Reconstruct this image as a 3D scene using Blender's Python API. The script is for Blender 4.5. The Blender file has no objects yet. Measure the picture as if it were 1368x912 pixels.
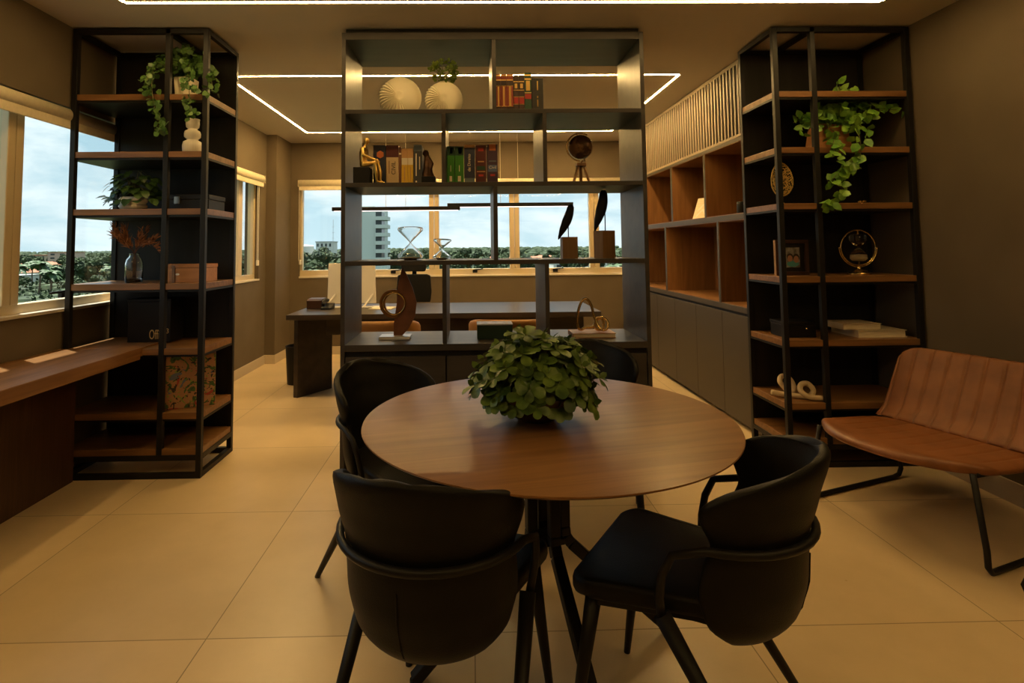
import bpy, bmesh, math, random
from mathutils import Vector, Matrix, noise
PI = math.pi
SC = bpy.context.scene
COL = SC.collection
LED_FRONT, LED_REAR, EXPOSURE = 63, 290, 0
SKY_OFF = (0,0,0)
R = random.Random(7)

# ------------------------------------------------------------------ helpers
class MB:
    """collects primitive shapes, linked as ONE mesh object"""
    def __init__(s): s.bm = bmesh.new()
    def _hex(s, p):
        v = [s.bm.verts.new(q) for q in p]
        for f in ((3,2,1,0),(4,5,6,7),(0,1,5,4),(1,2,6,5),(2,3,7,6),(3,0,4,7)):
            s.bm.faces.new([v[i] for i in f])
        return s
    def box(s, x0, x1, y0, y1, z0, z1):
        return s._hex([(x0,y0,z0),(x1,y0,z0),(x1,y1,z0),(x0,y1,z0),(x0,y0,z1),(x1,y0,z1),(x1,y1,z1),(x0,y1,z1)])
    def boxm(s, sx, sy, sz, M):
        return s._hex([M @ Vector(p) for p in ((-sx/2,-sy/2,0),(sx/2,-sy/2,0),(sx/2,sy/2,0),(-sx/2,sy/2,0),
                                               (-sx/2,-sy/2,sz),(sx/2,-sy/2,sz),(sx/2,sy/2,sz),(-sx/2,sy/2,sz))])
    def bar(s, a, b, w, h=None, up=(0,0,1)):
        a, b = Vector(a), Vector(b); h = h or w
        d = (b-a).normalized(); u = Vector(up)
        if abs(d.dot(u)) > .98: u = Vector((0,1,0))
        r = d.cross(u).normalized(); u = r.cross(d)
        P = []
        for q in (a, b):
            P += [q - r*w/2 - u*h/2, q + r*w/2 - u*h/2, q + r*w/2 + u*h/2, q - r*w/2 + u*h/2]
        return s._hex(P)
    def tube(s, pts, r, n=8, cap=True):
        pts = [Vector(p) for p in pts]; N = len(pts)
        rs = r if isinstance(r, (list, tuple)) else [r]*N
        rings = []; prev = None
        for i, p in enumerate(pts):
            d = (pts[min(i+1,N-1)] - pts[max(i-1,0)]).normalized()
            if prev is None:
                t = Vector((0,0,1)) if abs(d.z) < .9 else Vector((1,0,0))
                e = d.cross(t).normalized()
            else:
                e = (prev - d*prev.dot(d)).normalized()
            prev = e; g = d.cross(e)
            rings.append([s.bm.verts.new(p + (e*math.cos(2*PI*k/n) + g*math.sin(2*PI*k/n))*rs[i]) for k in range(n)])
        for a, b in zip(rings, rings[1:]):
            for k in range(n): s.bm.faces.new((a[k], a[(k+1)%n], b[(k+1)%n], b[k]))
        if cap:
            s.bm.faces.new(rings[0][::-1]); s.bm.faces.new(rings[-1])
        return s
    def cyl(s, a, b, r0, r1=None, n=16):
        return s.tube([a, b], [r0, r0 if r1 is None else r1], n)
    def lathe(s, prof, c=(0,0,0), n=32, M=None, rfun=None):
        M = M or Matrix.Translation(c); rings = []
        for r, z in prof:
            if r < 1e-5: rings.append([s.bm.verts.new(M @ Vector((0,0,z)))])
            else:
                rings.append([s.bm.verts.new(M @ Vector((r*(rfun(k/n, z) if rfun else 1)*math.cos(2*PI*k/n),
                                                         r*(rfun(k/n, z) if rfun else 1)*math.sin(2*PI*k/n), z))) for k in range(n)])
        for a, b in zip(rings, rings[1:]):
            for k in range(n):
                k2 = (k+1)%n
                if len(a) == 1 and len(b) == 1: continue
                if len(a) == 1: s.bm.faces.new((a[0], b[k2], b[k]))
                elif len(b) == 1: s.bm.faces.new((a[k], a[k2], b[0]))
                else: s.bm.faces.new((a[k], a[k2], b[k2], b[k]))
        return s
    def sphere(s, c, r, n=16, sc=(1,1,1)):
        M = Matrix.Translation(c) @ Matrix.Diagonal((sc[0], sc[1], sc[2], 1))
        m = n//2
        return s.lathe([(r*math.sin(PI*i/m), -r*math.cos(PI*i/m)) for i in range(m+1)], n=n, M=M)
    def torus(s, c, R0, r, M=None, n=32, m=8, a0=0, a1=2*PI):
        M = M or Matrix.Translation(c)
        full = abs(a1-a0-2*PI) < 1e-4
        N = n if full else n+1
        rings = []
        for i in range(N):
            a = a0 + (a1-a0)*i/n
            rings.append([s.bm.verts.new(M @ Vector(((R0+r*math.cos(2*PI*k/m))*math.cos(a), (R0+r*math.cos(2*PI*k/m))*math.sin(a), r*math.sin(2*PI*k/m)))) for k in range(m)])
        for i in range(N if full else N-1):
            a, b = rings[i], rings[(i+1)%N]
            for k in range(m): s.bm.faces.new((a[k], b[k], b[(k+1)%m], a[(k+1)%m]))
        if not full:
            s.bm.faces.new(rings[0][::-1]); s.bm.faces.new(rings[-1])
        return s
    def prism(s, poly, d0, d1, f):
        """poly of 2-D points swept between d0 and d1; f(u, v, d) -> xyz"""
        a = [s.bm.verts.new(f(u, v, d0)) for u, v in poly]; b = [s.bm.verts.new(f(u, v, d1)) for u, v in poly]
        n = len(poly)
        s.bm.faces.new(a[::-1]); s.bm.faces.new(b)
        for i in range(n): s.bm.faces.new((a[i], a[(i+1)%n], b[(i+1)%n], b[i]))
        return s
    def grid(s, nu, nv, f):
        g = [[s.bm.verts.new(f(i/nu, j/nv)) for j in range(nv+1)] for i in range(nu+1)]
        for i in range(nu):
            for j in range(nv): s.bm.faces.new((g[i][j], g[i+1][j], g[i+1][j+1], g[i][j+1]))
        return s
    def leaf(s, p, d, n, L, W, fold=.25, bend=.2):
        p, d, n = Vector(p), Vector(d).normalized(), Vector(n)
        r = d.cross(n)
        if r.length < 1e-3: r = d.cross(Vector((.3,.9,.2)))
        r.normalize(); n = r.cross(d)
        q = lambda a, b, c: s.bm.verts.new(p + d*a*L + r*b*W + n*c*L)
        b0 = q(0,0,0); m1 = q(.35,0,-.02); m2 = q(.7,0,-bend*.5); t = q(1,0,-bend)
        l1 = q(.3,-.5,fold*.3); l2 = q(.68,-.42,fold*.2-bend*.4); r1 = q(.3,.5,fold*.3); r2 = q(.68,.42,fold*.2-bend*.4)
        for f in ((b0,l1,m1),(b0,m1,r1),(l1,l2,m2,m1),(m1,m2,r2,r1),(l2,t,m2),(m2,t,r2)): s.bm.faces.new(f)
        return s
    def rleaf(s, p, d, n, L, W, fold=.2, bend=.25):
        p, d, n = Vector(p), Vector(d).normalized(), Vector(n)
        r = d.cross(n)
        if r.length < 1e-3: r = d.cross(Vector((.3,.9,.2)))
        r.normalize(); n = r.cross(d)
        q = lambda a, b: s.bm.verts.new(p + d*a*L + r*b*W + n*L*(fold*abs(b)-bend*a*a))
        mid = [q(0,0), q(.35,0), q(.7,0), q(1,0)]
        for sg in (-1,1):
            e = [q(.22,.20*sg), q(.5,.45*sg), q(.78,.5*sg), q(.95,.28*sg)]
            for f in ((mid[0],e[0],mid[1]),(mid[1],e[0],e[1]),(mid[1],e[1],mid[2]),(mid[2],e[1],e[2]),(mid[2],e[2],e[3]),(mid[2],e[3],mid[3])): s.bm.faces.new(f if sg > 0 else f[::-1])
        return s
    def build(s, name, mat, parent=None, world=True, smooth=False, bevel=0, sub=0, solid=0, solid_off=-1, recalc=True):
        bm = s.bm
        bmesh.ops.recalc_face_normals(bm, faces=bm.faces[:]) if recalc and not solid else None
        me = bpy.data.meshes.new(name); bm.to_mesh(me); bm.free()
        o = bpy.data.objects.new(name, me); COL.objects.link(o)
        me.materials.append(mat)
        if parent is not None:
            o.parent = parent
            if world:
                r = parent
                while r.parent: r = r.parent
                me.transform(Matrix.Translation(-Vector(r.location)))
        if smooth:
            for p in me.polygons: p.use_smooth = True
        if solid:
            m = o.modifiers.new('s', 'SOLIDIFY'); m.thickness = solid; m.offset = solid_off
        if bevel:
            m = o.modifiers.new('b', 'BEVEL'); m.width = bevel; m.segments = 2; m.limit_method = 'ANGLE'; m.angle_limit = .9
        if sub:
            m = o.modifiers.new('d', 'SUBSURF'); m.levels = sub; m.render_levels = sub
        return o

def thing(name, label, cat, loc=(0,0,0), rz=0, group=None):
    o = bpy.data.objects.new(name, None); COL.objects.link(o)
    o.location = loc; o.rotation_euler = (0,0,rz); o.empty_display_size = .05
    return tag(o, label, cat, group)
def tag(o, label, cat=None, group=None):
    o['label'] = label
    if cat: o['category'] = cat
    if group: o['group'] = group
    return o
def struct(o, label=None, cat=None):
    o['kind'] = 'structure'
    if label: o['label'] = label
    if cat: o['category'] = cat
    return o
def dup(root, loc, rz=0, label=None, scale=None):
    r = root.copy(); COL.objects.link(r); r.location = loc; r.rotation_euler = (0,0,rz)
    if scale is not None: r.scale = scale
    if label: r['label'] = label
    for ch in list(root.children):
        c = ch.copy(); COL.objects.link(c); c.parent = r
        for g in ch.children:
            d = g.copy(); COL.objects.link(d); d.parent = c
    return r
def text(body, name, mat, parent, M, size, depth=.0006, align='CENTER', sx=1, width=None):
    cu = bpy.data.curves.new(name, 'FONT'); cu.body = body; cu.size = size; cu.extrude = depth
    cu.align_x = align; cu.align_y = 'CENTER'
    t = bpy.data.objects.new(name, cu); COL.objects.link(t)
    dg = bpy.context.evaluated_depsgraph_get()
    me = bpy.data.meshes.new_from_object(t.evaluated_get(dg))
    bpy.data.objects.remove(t)
    me.name = name; me.materials.clear(); me.materials.append(mat)
    me.transform(Matrix.Diagonal((sx,1,1,1))); me.transform(M)
    if width:
        xs = [v.co.x for v in me.vertices]; a, b = min(xs), max(xs)
        for v in me.vertices: v.co.x = width[0] + (v.co.x-a)/(b-a)*(width[1]-width[0])
    o = bpy.data.objects.new(name, me); COL.objects.link(o)
    o.parent = parent
    r = parent
    while r.parent: r = r.parent
    me.transform(Matrix.Translation(-Vector(r.location)))
    return o
def FACE(x, y, z, rot=0):     # text facing -Y (towards the table), turned by rot in its own plane
    return Matrix.Translation((x,y,z)) @ Matrix.Rotation(PI/2, 4, 'X') @ Matrix.Rotation(rot, 4, 'Z')
def arc(c, r, a0, a1, n, f):
    return [f(c[0]+r*math.cos(a0+(a1-a0)*i/n), c[1]+r*math.sin(a0+(a1-a0)*i/n)) for i in range(n+1)]

# ------------------------------------------------------------------ materials
def mat(name, col, rough=.5, metal=0, spec=.5, trans=0, ior=1.45, emit=None, es=0, coat=0):
    m = bpy.data.materials.new(name); m.use_nodes = True
    b = m.node_tree.nodes['Principled BSDF']
    b.inputs['Base Color'].default_value = (*col, 1); b.inputs['Roughness'].default_value = rough
    b.inputs['Metallic'].default_value = metal; b.inputs['Specular IOR Level'].default_value = spec
    b.inputs['Transmission Weight'].default_value = trans; b.inputs['IOR'].default_value = ior
    b.inputs['Coat Weight'].default_value = coat
    if emit: b.inputs['Emission Color'].default_value = (*emit, 1); b.inputs['Emission Strength'].default_value = es
    return m
def noisy(m, c1, c2, scale=4, stretch=(1,1,1), detail=4, lo=.35, hi=.65, bump=0, bscale=None, dist=0, coord='Object', rv=0):
    nt = m.node_tree; N = nt.nodes; L = nt.links; b = N['Principled BSDF']
    tc = N.new('ShaderNodeTexCoord'); mp = N.new('ShaderNodeMapping'); mp.inputs['Scale'].default_value = stretch
    L.new(tc.outputs[coord], mp.inputs['Vector'])
    nz = N.new('ShaderNodeTexNoise'); nz.inputs['Scale'].default_value = scale; nz.inputs['Detail'].default_value = detail
    nz.inputs['Distortion'].default_value = dist
    L.new(mp.outputs[0], nz.inputs['Vector'])
    cr = N.new('ShaderNodeValToRGB'); cr.color_ramp.elements[0].position = lo; cr.color_ramp.elements[1].position = hi
    cr.color_ramp.elements[0].color = (*c1,1); cr.color_ramp.elements[1].color = (*c2,1)
    L.new(nz.outputs['Fac'], cr.inputs['Fac']); L.new(cr.outputs['Color'], b.inputs['Base Color'])
    if bump:
        n2 = nz
        if bscale:
            n2 = N.new('ShaderNodeTexNoise'); n2.inputs['Scale'].default_value = bscale; n2.inputs['Detail'].default_value = 3
            L.new(tc.outputs[coord], n2.inputs['Vector'])
        bp = N.new('ShaderNodeBump'); bp.inputs['Strength'].default_value = bump; bp.inputs['Distance'].default_value = .01
        L.new(n2.outputs['Fac'], bp.inputs['Height']); L.new(bp.outputs[0], b.inputs['Normal'])
    return m
def wood(name, c1, c2, axis='x', scale=6, rough=.4, bump=.05):
    st = {'x': (.12,1.6,1.6), 'y': (1.6,.12,1.6), 'z': (1.6,1.6,.12)}[axis]
    return noisy(mat(name, c1, rough), c1, c2, scale*2.2, st, 6, .3, .7, bump, dist=1.2)

M = {}
M['wall'] = noisy(mat('wall_paint', (.3,.25,.2), .85), (.118,.088,.054), (.132,.099,.062), 3, detail=2, bump=.05, bscale=120)
M['ceiling'] = mat('ceiling_paint', (.55,.50,.435), .9)
M['base'] = mat('baseboard_tile', (.50,.42,.32), .35)
M['alu'] = mat('champagne_aluminium', (.62,.50,.32), .4, .2)
M['alu_white'] = mat('sill_stone', (.62,.55,.45), .4)
M['blind'] = noisy(mat('blind_fabric', (.7,.6,.42), .8), (.66,.57,.41), (.72,.62,.45), 40, bump=.04)
M['chain'] = mat('blind_chain', (.7,.62,.5), .5)
M['shelfwood'] = wood('shelf_walnut', (.155,.072,.025), (.265,.128,.047), 'x', 7, .38)
M['counterwood'] = wood('counter_walnut', (.18,.08,.028), (.29,.14,.05), 'y', 7, .36)
M['nichewood'] = wood('niche_walnut', (.17,.078,.026), (.25,.118,.042), 'z', 6, .45)
M['darkwood'] = wood('dark_panel_wood', (.05,.022,.012), (.085,.038,.02), 'z', 9, .45)
M['tablewood'] = wood('table_walnut', (.195,.088,.029), (.31,.148,.05), 'x', 5, .32)
M['blackmetal'] = mat('black_metal', (.011,.010,.009), .45, 0, .3)
M['blackpanel'] = noisy(mat('black_panel', (.02,.02,.02), .55, spec=.25), (.016,.014,.012), (.022,.020,.018), 12, (1,1,.1))
M['graphite'] = noisy(mat('graphite_laminate', (.04,.034,.03), .42, spec=.45), (.036,.030,.026), (.050,.043,.038), 14, (.15,1,1))
M['cabgrey'] = mat('cabinet_grey', (.055,.044,.033), .5)
M['slat'] = mat('slat_paint', (.26,.20,.135), .5)
M['deskdark'] = noisy(mat('desk_dark_oak', (.07,.05,.04), .35), (.034,.025,.020), (.058,.043,.034), 12, (.12,1,1))
M['leather_black'] = noisy(mat('black_leather', (.007,.006,.005), .48, spec=.22), (.0055,.005,.0045), (.008,.007,.006), 20, bump=.12, bscale=320)
M['leather_brown'] = noisy(mat('tan_leather', (.34,.12,.04), .42), (.18,.064,.021), (.28,.105,.036), 9, lo=.3, hi=.7, detail=6, bump=.12, bscale=160)
M['leather_orange'] = noisy(mat('ochre_leather', (.42,.17,.05), .5), (.29,.135,.035), (.37,.175,.05), 8, bump=.08, bscale=150)
M['ceramic'] = mat('cream_ceramic', (.86,.77,.58), .45)
M['ceramic_white'] = mat('white_ceramic', (.78,.72,.62), .25)
M['brass'] = mat('brass', (.80,.55,.22), .25, 1)
M['gold'] = mat('gold', (.85,.58,.18), .28, 1)
M['bronze'] = noisy(mat('bronze', (.12,.06,.03), .4, .6), (.07,.035,.02), (.22,.11,.05), 14)
M['blackplastic'] = mat('black_plastic', (.009,.0085,.008), .45, spec=.3)
M['black_box'] = mat('black_lacquer', (.008,.007,.007), .45, spec=.3)
M['white'] = mat('white_plastic', (.74,.69,.62), .4)
M['paper'] = noisy(mat('paper', (.72,.62,.45), .8), (.62,.52,.36), (.78,.68,.5), 300, (.05,.05,3))
M['bonewood'] = mat('beige_resin', (.62,.48,.30), .55)
M['woodbox'] = wood('honey_wood', (.34,.15,.05), (.46,.215,.075), 'x', 6, .45)
M['woodblock'] = wood('block_wood', (.26,.14,.055), (.34,.19,.08), 'z', 8, .5)
M['rust'] = noisy(mat('rust_steel', (.20,.075,.03), .6), (.15,.055,.025), (.25,.095,.04), 10, bump=.05)
M['glass'] = mat('clear_glass', (1,1,1), .02, 0, .5, 1, 1.45)
M['sand'] = mat('sand', (.62,.5,.32), .9)
M['steel_blue'] = mat('blue_steel', (.10,.16,.28), .35, .7)
M['leaf_ivy'] = noisy(mat('ivy_leaf', (.06,.14,.025), .4), (.030,.085,.015), (.11,.21,.04), 16)
M['leaf_dark'] = noisy(mat('peperomia_leaf', (.03,.07,.015), .35), (.018,.05,.012), (.06,.115,.025), 14)
M['leaf_jade'] = noisy(mat('jade_leaf', (.055,.11,.02), .38), (.03,.07,.012), (.15,.24,.04), 18)
M['leaf_pothos'] = noisy(mat('pothos_leaf', (.10,.22,.03), .38), (.06,.19,.018), (.22,.40,.045), 14)
M['leaf_box'] = noisy(mat('boxwood_leaf', (.10,.16,.02), .45), (.09,.16,.015), (.26,.33,.045), 26)
M['stem'] = mat('stem', (.10,.10,.03), .6)
M['dried'] = noisy(mat('dried_grass', (.30,.12,.045), .9), (.24,.085,.03), (.40,.17,.07), 30)
M['dried_dark'] = mat('dried_dark', (.09,.04,.03), .9)
M['soil'] = mat('soil', (.03,.02,.015), .9)
M['bowl'] = mat('dark_bowl', (.05,.022,.012), .35)

def pane_mat():
    m = bpy.data.materials.new('window_glass'); m.use_nodes = True
    nt = m.node_tree; N = nt.nodes; N.remove(N['Principled BSDF'])
    t = N.new('ShaderNodeBsdfTransparent'); t.inputs[0].default_value = (.93,.97,.97,1)
    g = N.new('ShaderNodeBsdfGlossy'); g.inputs['Roughness'].default_value = 0
    lw = N.new('ShaderNodeLayerWeight'); lw.inputs[0].default_value = .5
    pw = N.new('ShaderNodeMath'); pw.operation = 'POWER'; pw.inputs[1].default_value = 5
    fr = N.new('ShaderNodeMath'); fr.operation = 'MULTIPLY_ADD'; fr.inputs[1].default_value = .9; fr.inputs[2].default_value = .03
    nt.links.new(lw.outputs['Facing'], pw.inputs[0]); nt.links.new(pw.outputs[0], fr.inputs[0])
    mx = N.new('ShaderNodeMixShader')
    nt.links.new(fr.outputs[0], mx.inputs[0]); nt.links.new(t.outputs[0], mx.inputs[1]); nt.links.new(g.outputs[0], mx.inputs[2])
    nt.links.new(mx.outputs[0], N['Material Output'].inputs[0])
    return m
M['pane'] = pane_mat()

def emis(name, col, s):
    m = bpy.data.materials.new(name); m.use_nodes = True
    nt = m.node_tree; N = nt.nodes; N.remove(N['Principled BSDF'])
    e = N.new('ShaderNodeEmission'); e.inputs[0].default_value = (*col,1); e.inputs[1].default_value = s
    nt.links.new(e.outputs[0], N['Material Output'].inputs[0])
    return m
LED = (1, .64, .23)
M['led'] = emis('led_front', LED, LED_FRONT)
M['led_rear'] = emis('led_rear', LED, LED_REAR)
M['led_pend'] = emis('led_pendant', (1,.8,.75), 3)

def floor_mat():
    m = mat('floor_tile', (.5,.4,.28), .3)
    nt = m.node_tree; N = nt.nodes; L = nt.links; b = N['Principled BSDF']
    tc = N.new('ShaderNodeTexCoord'); mp = N.new('ShaderNodeMapping')
    mp.inputs['Location'].default_value = (.898+9, -1.955+9, 0)
    L.new(tc.outputs['Object'], mp.inputs['Vector'])
    br = N.new('ShaderNodeTexBrick'); br.offset = 0; br.squash = 1
    br.inputs['Scale'].default_value = 1; br.inputs['Brick Width'].default_value = .9; br.inputs['Row Height'].default_value = .9
    br.inputs['Mortar Size'].default_value = .0022; br.inputs['Mortar Smooth'].default_value = .2; br.inputs['Bias'].default_value = 0
    br.inputs['Color1'].default_value = (.95,.95,.95,1); br.inputs['Color2'].default_value = (1.04,1.03,1.02,1); br.inputs['Mortar'].default_value = (.45,.42,.38,1)
    L.new(mp.outputs[0], br.inputs['Vector'])
    nz = N.new('ShaderNodeTexNoise'); nz.inputs['Scale'].default_value = 1.6; nz.inputs['Detail'].default_value = 6; nz.inputs['Roughness'].default_value = .6
    L.new(tc.outputs['Object'], nz.inputs['Vector'])
    cr = N.new('ShaderNodeValToRGB'); cr.color_ramp.elements[0].position = .3; cr.color_ramp.elements[1].position = .72
    cr.color_ramp.elements[0].color = (.60,.455,.27,1); cr.color_ramp.elements[1].color = (.74,.57,.35,1)
    L.new(nz.outputs['Fac'], cr.inputs[0])
    mx = N.new('ShaderNodeMix'); mx.data_type = 'RGBA'; mx.blend_type = 'MULTIPLY'; mx.inputs[0].default_value = 1
    L.new(cr.outputs[0], mx.inputs[6]); L.new(br.outputs['Color'], mx.inputs[7]); L.new(mx.outputs[2], b.inputs['Base Color'])
    r = N.new('ShaderNodeMapRange'); r.inputs[3].default_value = .24; r.inputs[4].default_value = .36
    L.new(nz.outputs['Fac'], r.inputs[0]); L.new(r.outputs[0], b.inputs['Roughness'])
    return m
M['floor'] = floor_mat()
# ------------------------------------------------------------------ room
XL, XR, YF, YB, H = -2.366, 2.70, -1.7, 6.97, 2.633
T = .16
def wall_x(name, x0, x1, ops, y0, y1):
    b = MB(); y = y0
    for (a, c, z0, z1) in ops:
        b.box(x0, x1, y, a, 0, H); b.box(x0, x1, a, c, 0, z0); b.box(x0, x1, a, c, z1, H); y = c
    b.box(x0, x1, y, y1, 0, H)
    return struct(b.build(name, M['wall']))
struct(MB().box(XL-T-.32, XL-T, 4.45, 6.5, 2.2, 2.3).build('added_sun_shade', M['alu_white']), 'added unseen ledge keeping sun out of the narrow left window', 'ledge')  # unseen ledge added outside to keep a sun streak off the floor
b = MB()
for a, c, x0 in ((YF,.9,XL-T),(4.15,4.7,XL-T),(6.25,YB+T,XL-T)): b.box(x0, XL, a, c, 0, H)
b.box(XL-T, XL, .9, 4.15, 0, .966).box(XL-T, XL, .9, 4.15, 2.45, H).box(XL-.036, XL, .9, 4.15, 2.15, 2.45)  # outer opening raised unseen behind the blind to let more sun onto the counter
b.box(XL-T, XL, 4.7, 6.25, 0, .97).box(XL-T, XL, 4.7, 6.25, 2.14, H)
struct(b.build('wall_left', M['wall']))
wall_x('wall_right', XR, XR+T, [], YF, YB+T)
b = MB(); b.box(XL, -2.14, YB, YB+T, 0, H).box(2.0, XR, YB, YB+T, 0, H).box(-2.14, 2.0, YB, YB+T, 0, .954).box(-2.14, 2.0, YB, YB+T, 2.15, H)
struct(b.build('wall_back', M['wall']))
struct(MB().box(XL, XR, YF-T, YF, 0, H).build('wall_front', M['wall']))
struct(MB().box(XL-T, XR+T, YF-T, YB+T, -.12, 0).build('floor', M['floor']))
struct(MB().box(XL-T, XR+T, YF-T, YB+T, H, H+.12).build('ceiling', M['ceiling']))
struct(MB().box(XL, -2.25, 6.45, YB, 0, H).build('trim_1', M['wall']), 'taupe painted square column in the far left corner', 'column')
struct(MB().box(XL, XL+.012, 3.75, 6.45, 0, .10).box(XL, -2.238, 6.438, 6.45, 0, .10).box(-2.25, -2.238, 6.45, YB, 0, .10).build('baseboard_left', M['base'], bevel=.003))
struct(MB().box(-2.238, 1.9, YB-.012, YB, 0, .10).build('baseboard_back', M['base'], bevel=.003))
struct(MB().box(XR-.014, XR, YF, 3.27, 0, .11).build('baseboard_right', M['base'], bevel=.003))

# windows ------------------------------------------------------------
def win_left(name, y0, y1, z0, z1, muls, label):
    o = struct(bpy.data.objects.new(name, None), label, 'window'); COL.objects.link(o); o.location = (XL-.09, (y0+y1)/2, z0)
    x0, x1 = XL-.11, XL-.045
    b = MB(); b.box(x0, x1, y0, y1, z0, z0+.055).box(x0, x1, y0, y1, z1-.05, z1).box(x0, x1, y0, y0+.05, z0+.055, z1-.05).box(x0, x1, y1-.05, y1, z0+.055, z1-.05)
    b.build('window_frame', M['alu'], o, bevel=.003)
    for m in muls:
        MB().box(x0-.005, x1+.004, m-.055, m-.005, z0+.055, z1-.05).box(x0, x1, m+.003, m+.055, z0+.055, z1-.05).build('mullion', M['alu'], o, bevel=.004)
    MB().box(XL-.045, XL+.012, y0+.001, y1-.001, z0-.012, z0+.006).build('window_sill', M['alu_white'], o, bevel=.002)
    ys = [y0+.05] + [v for m in muls for v in (m-.055, m+.055)] + [y1-.05]
    for i in range(0, len(ys), 2):
        MB().box(XL-.082, XL-.076, ys[i], ys[i+1], z0+.055, z1-.05).build('pane', M['pane'], o)
    return o
w1 = win_left('window_1', .9, 4.15, .966, 2.45, [1.95, 2.965], 'wide aluminium window on the left wall beside the nearer left bookcase')
hb = MB().box(XL-.045, XL-.02, 3.30, 3.36, 1.03, 1.06).bar((XL-.03,3.22,1.063),(XL-.03,3.52,1.07),.014).build('handle', M['blackmetal'], w1, bevel=.003)
win_left('window_2', 4.7, 6.25, .97, 2.14, [5.85], 'narrow aluminium window on the left wall beyond the left bookcase')
w3 = struct(bpy.data.objects.new('window_3', None), 'long aluminium window band across the back wall', 'window'); COL.objects.link(w3); w3.location = (0, YB+.08, .954)
x0, x1, z0, z1 = -2.14, 2.0, .954, 2.15
y0, y1 = YB+.03, YB+.095
MB().box(x0, x1, y0, y1, z0, z0+.08).box(x0, x1, y0, y1, z1-.05, z1).box(x0, x0+.03, y0, y1, z0+.08, z1-.05).box(x1-.05, x1, y0, y1, z0+.08, z1-.05).build('window_frame', M['alu'], w3, bevel=.003)
MB().box(x0+.001, x1-.001, YB-.014, YB+.03, z0-.014, z0+.008).build('window_sill', M['alu_white'], w3, bevel=.002)
mus = [-1.475, -.462, .553, 1.565]
for m in mus:
    MB().box(m-.062, m-.003, y0-.004, y1, z0+.08, z1-.05).box(m+.003, m+.062, y0, y1, z0+.08, z1-.05).build('mullion', M['alu'], w3, bevel=.004)
xs = [x0+.03] + [v for m in mus for v in (m-.062, m+.062)] + [x1-.05]
for i in range(0, len(xs), 2):
    MB().box(xs[i], xs[i+1], YB+.06, YB+.066, z0+.08, z1-.05).build('pane', M['pane'], w3)
for x in (-.974, .05, 1.06):
    MB().box(x-.03, x+.03, y0-.018, y0, z0+.03, z0+.07).bar((x-.02,y0-.02,z0+.066),(x+.1,y0-.02,z0+.078),.012).build('latch', M['blackmetal'], w3, bevel=.003)

# roller blinds ---------------------------------------------------------
def blind(label, a, b_, zc, r, drop, chain=None):
    a, b_ = Vector(a), Vector(b_); t = thing('roller_blind', label, 'blind', (a+b_)/2)
    d = (b_-a).normalized()
    MB().cyl(a, b_, r, n=24).build('fabric_roll', M['blind'], t, smooth=True)
    nrm = Vector((d.y, -d.x, 0)) if abs(d.y) > .5 else Vector((0,-1,0))
    off = nrm*(r*.5)
    MB().bar(a+off+Vector((0,0,-r-.012)), b_+off+Vector((0,0,-r-.012)), .012, .055).build('hem_bar', M['blind'], t, bevel=.004)
    for e, s in ((a,-1),(b_,1)):
        MB().bar(e + d*s*.002, e + d*s*.012, r*1.7, r*1.7).build('end_bracket', M['alu'], t, bevel=.003)
    if chain:
        p, l = chain; p = Vector(p); q = d*.035
        pts = [p, p+Vector((0,0,-l*.9))]
        pts += [p + Vector((0,0,-l*.9)) + q*.5 - q*.5*math.cos(k*PI/6) + Vector((0,0,-.03*math.sin(k*PI/6))) for k in range(1,7)] + [p+q]
        c = MB().tube(pts, .0035, 6).build('pull_chain', M['chain'], t)
        MB().boxm(.018,.05,.06, Matrix.Translation(p+q*.5+Vector((0,0,-l*.93-.03)))).build('chain_weight', M['chain'], c, bevel=.005)
    return t
blind('rolled cream blind above the large window by the left counter', (XL-.012,.92,2.10), (XL-.012,3.685,2.10), 0, .042, .05)
blind('rolled cream blind above the narrow window past the left bookcase', (XL+.02,4.72,2.085), (XL+.02,6.24,2.085), 0, .05, .05, ((XL+.03,6.12,2.02), .93))
blind('long rolled cream blind across the top of the back window', (-2.13,YB-.035,2.115), (1.905,YB-.035,2.115), 0, .048, .05, ((-2.135,YB-.03,2.06), .99))

# ceiling light lines -------------------------------------------------------
def led(label, x0, x1, y0, y1, m, w=.02):
    t = thing('led_light_line', label, 'ceiling light', ((x0+x1)/2, (y0+y1)/2, H))
    z0, z1 = H-.0012, H-.0002
    for s in ((x0,x1,y0-w/2,y0+w/2),(x0,x1,y1-w/2,y1+w/2),(x0-w/2,x0+w/2,y0+w/2,y1-w/2),(x1-w/2,x1+w/2,y0+w/2,y1-w/2)):
        MB().box(*s, z0, z1).build('light_strip', m, t)
    return t
led('warm white rectangular light line in the ceiling over the round table', -1.85, 2.27, -.35, 2.95, M['led'])
led('warm white rectangular light line in the ceiling over the desk', -1.87, 1.64, 4.24, 6.34, M['led_rear'], .013)

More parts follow.
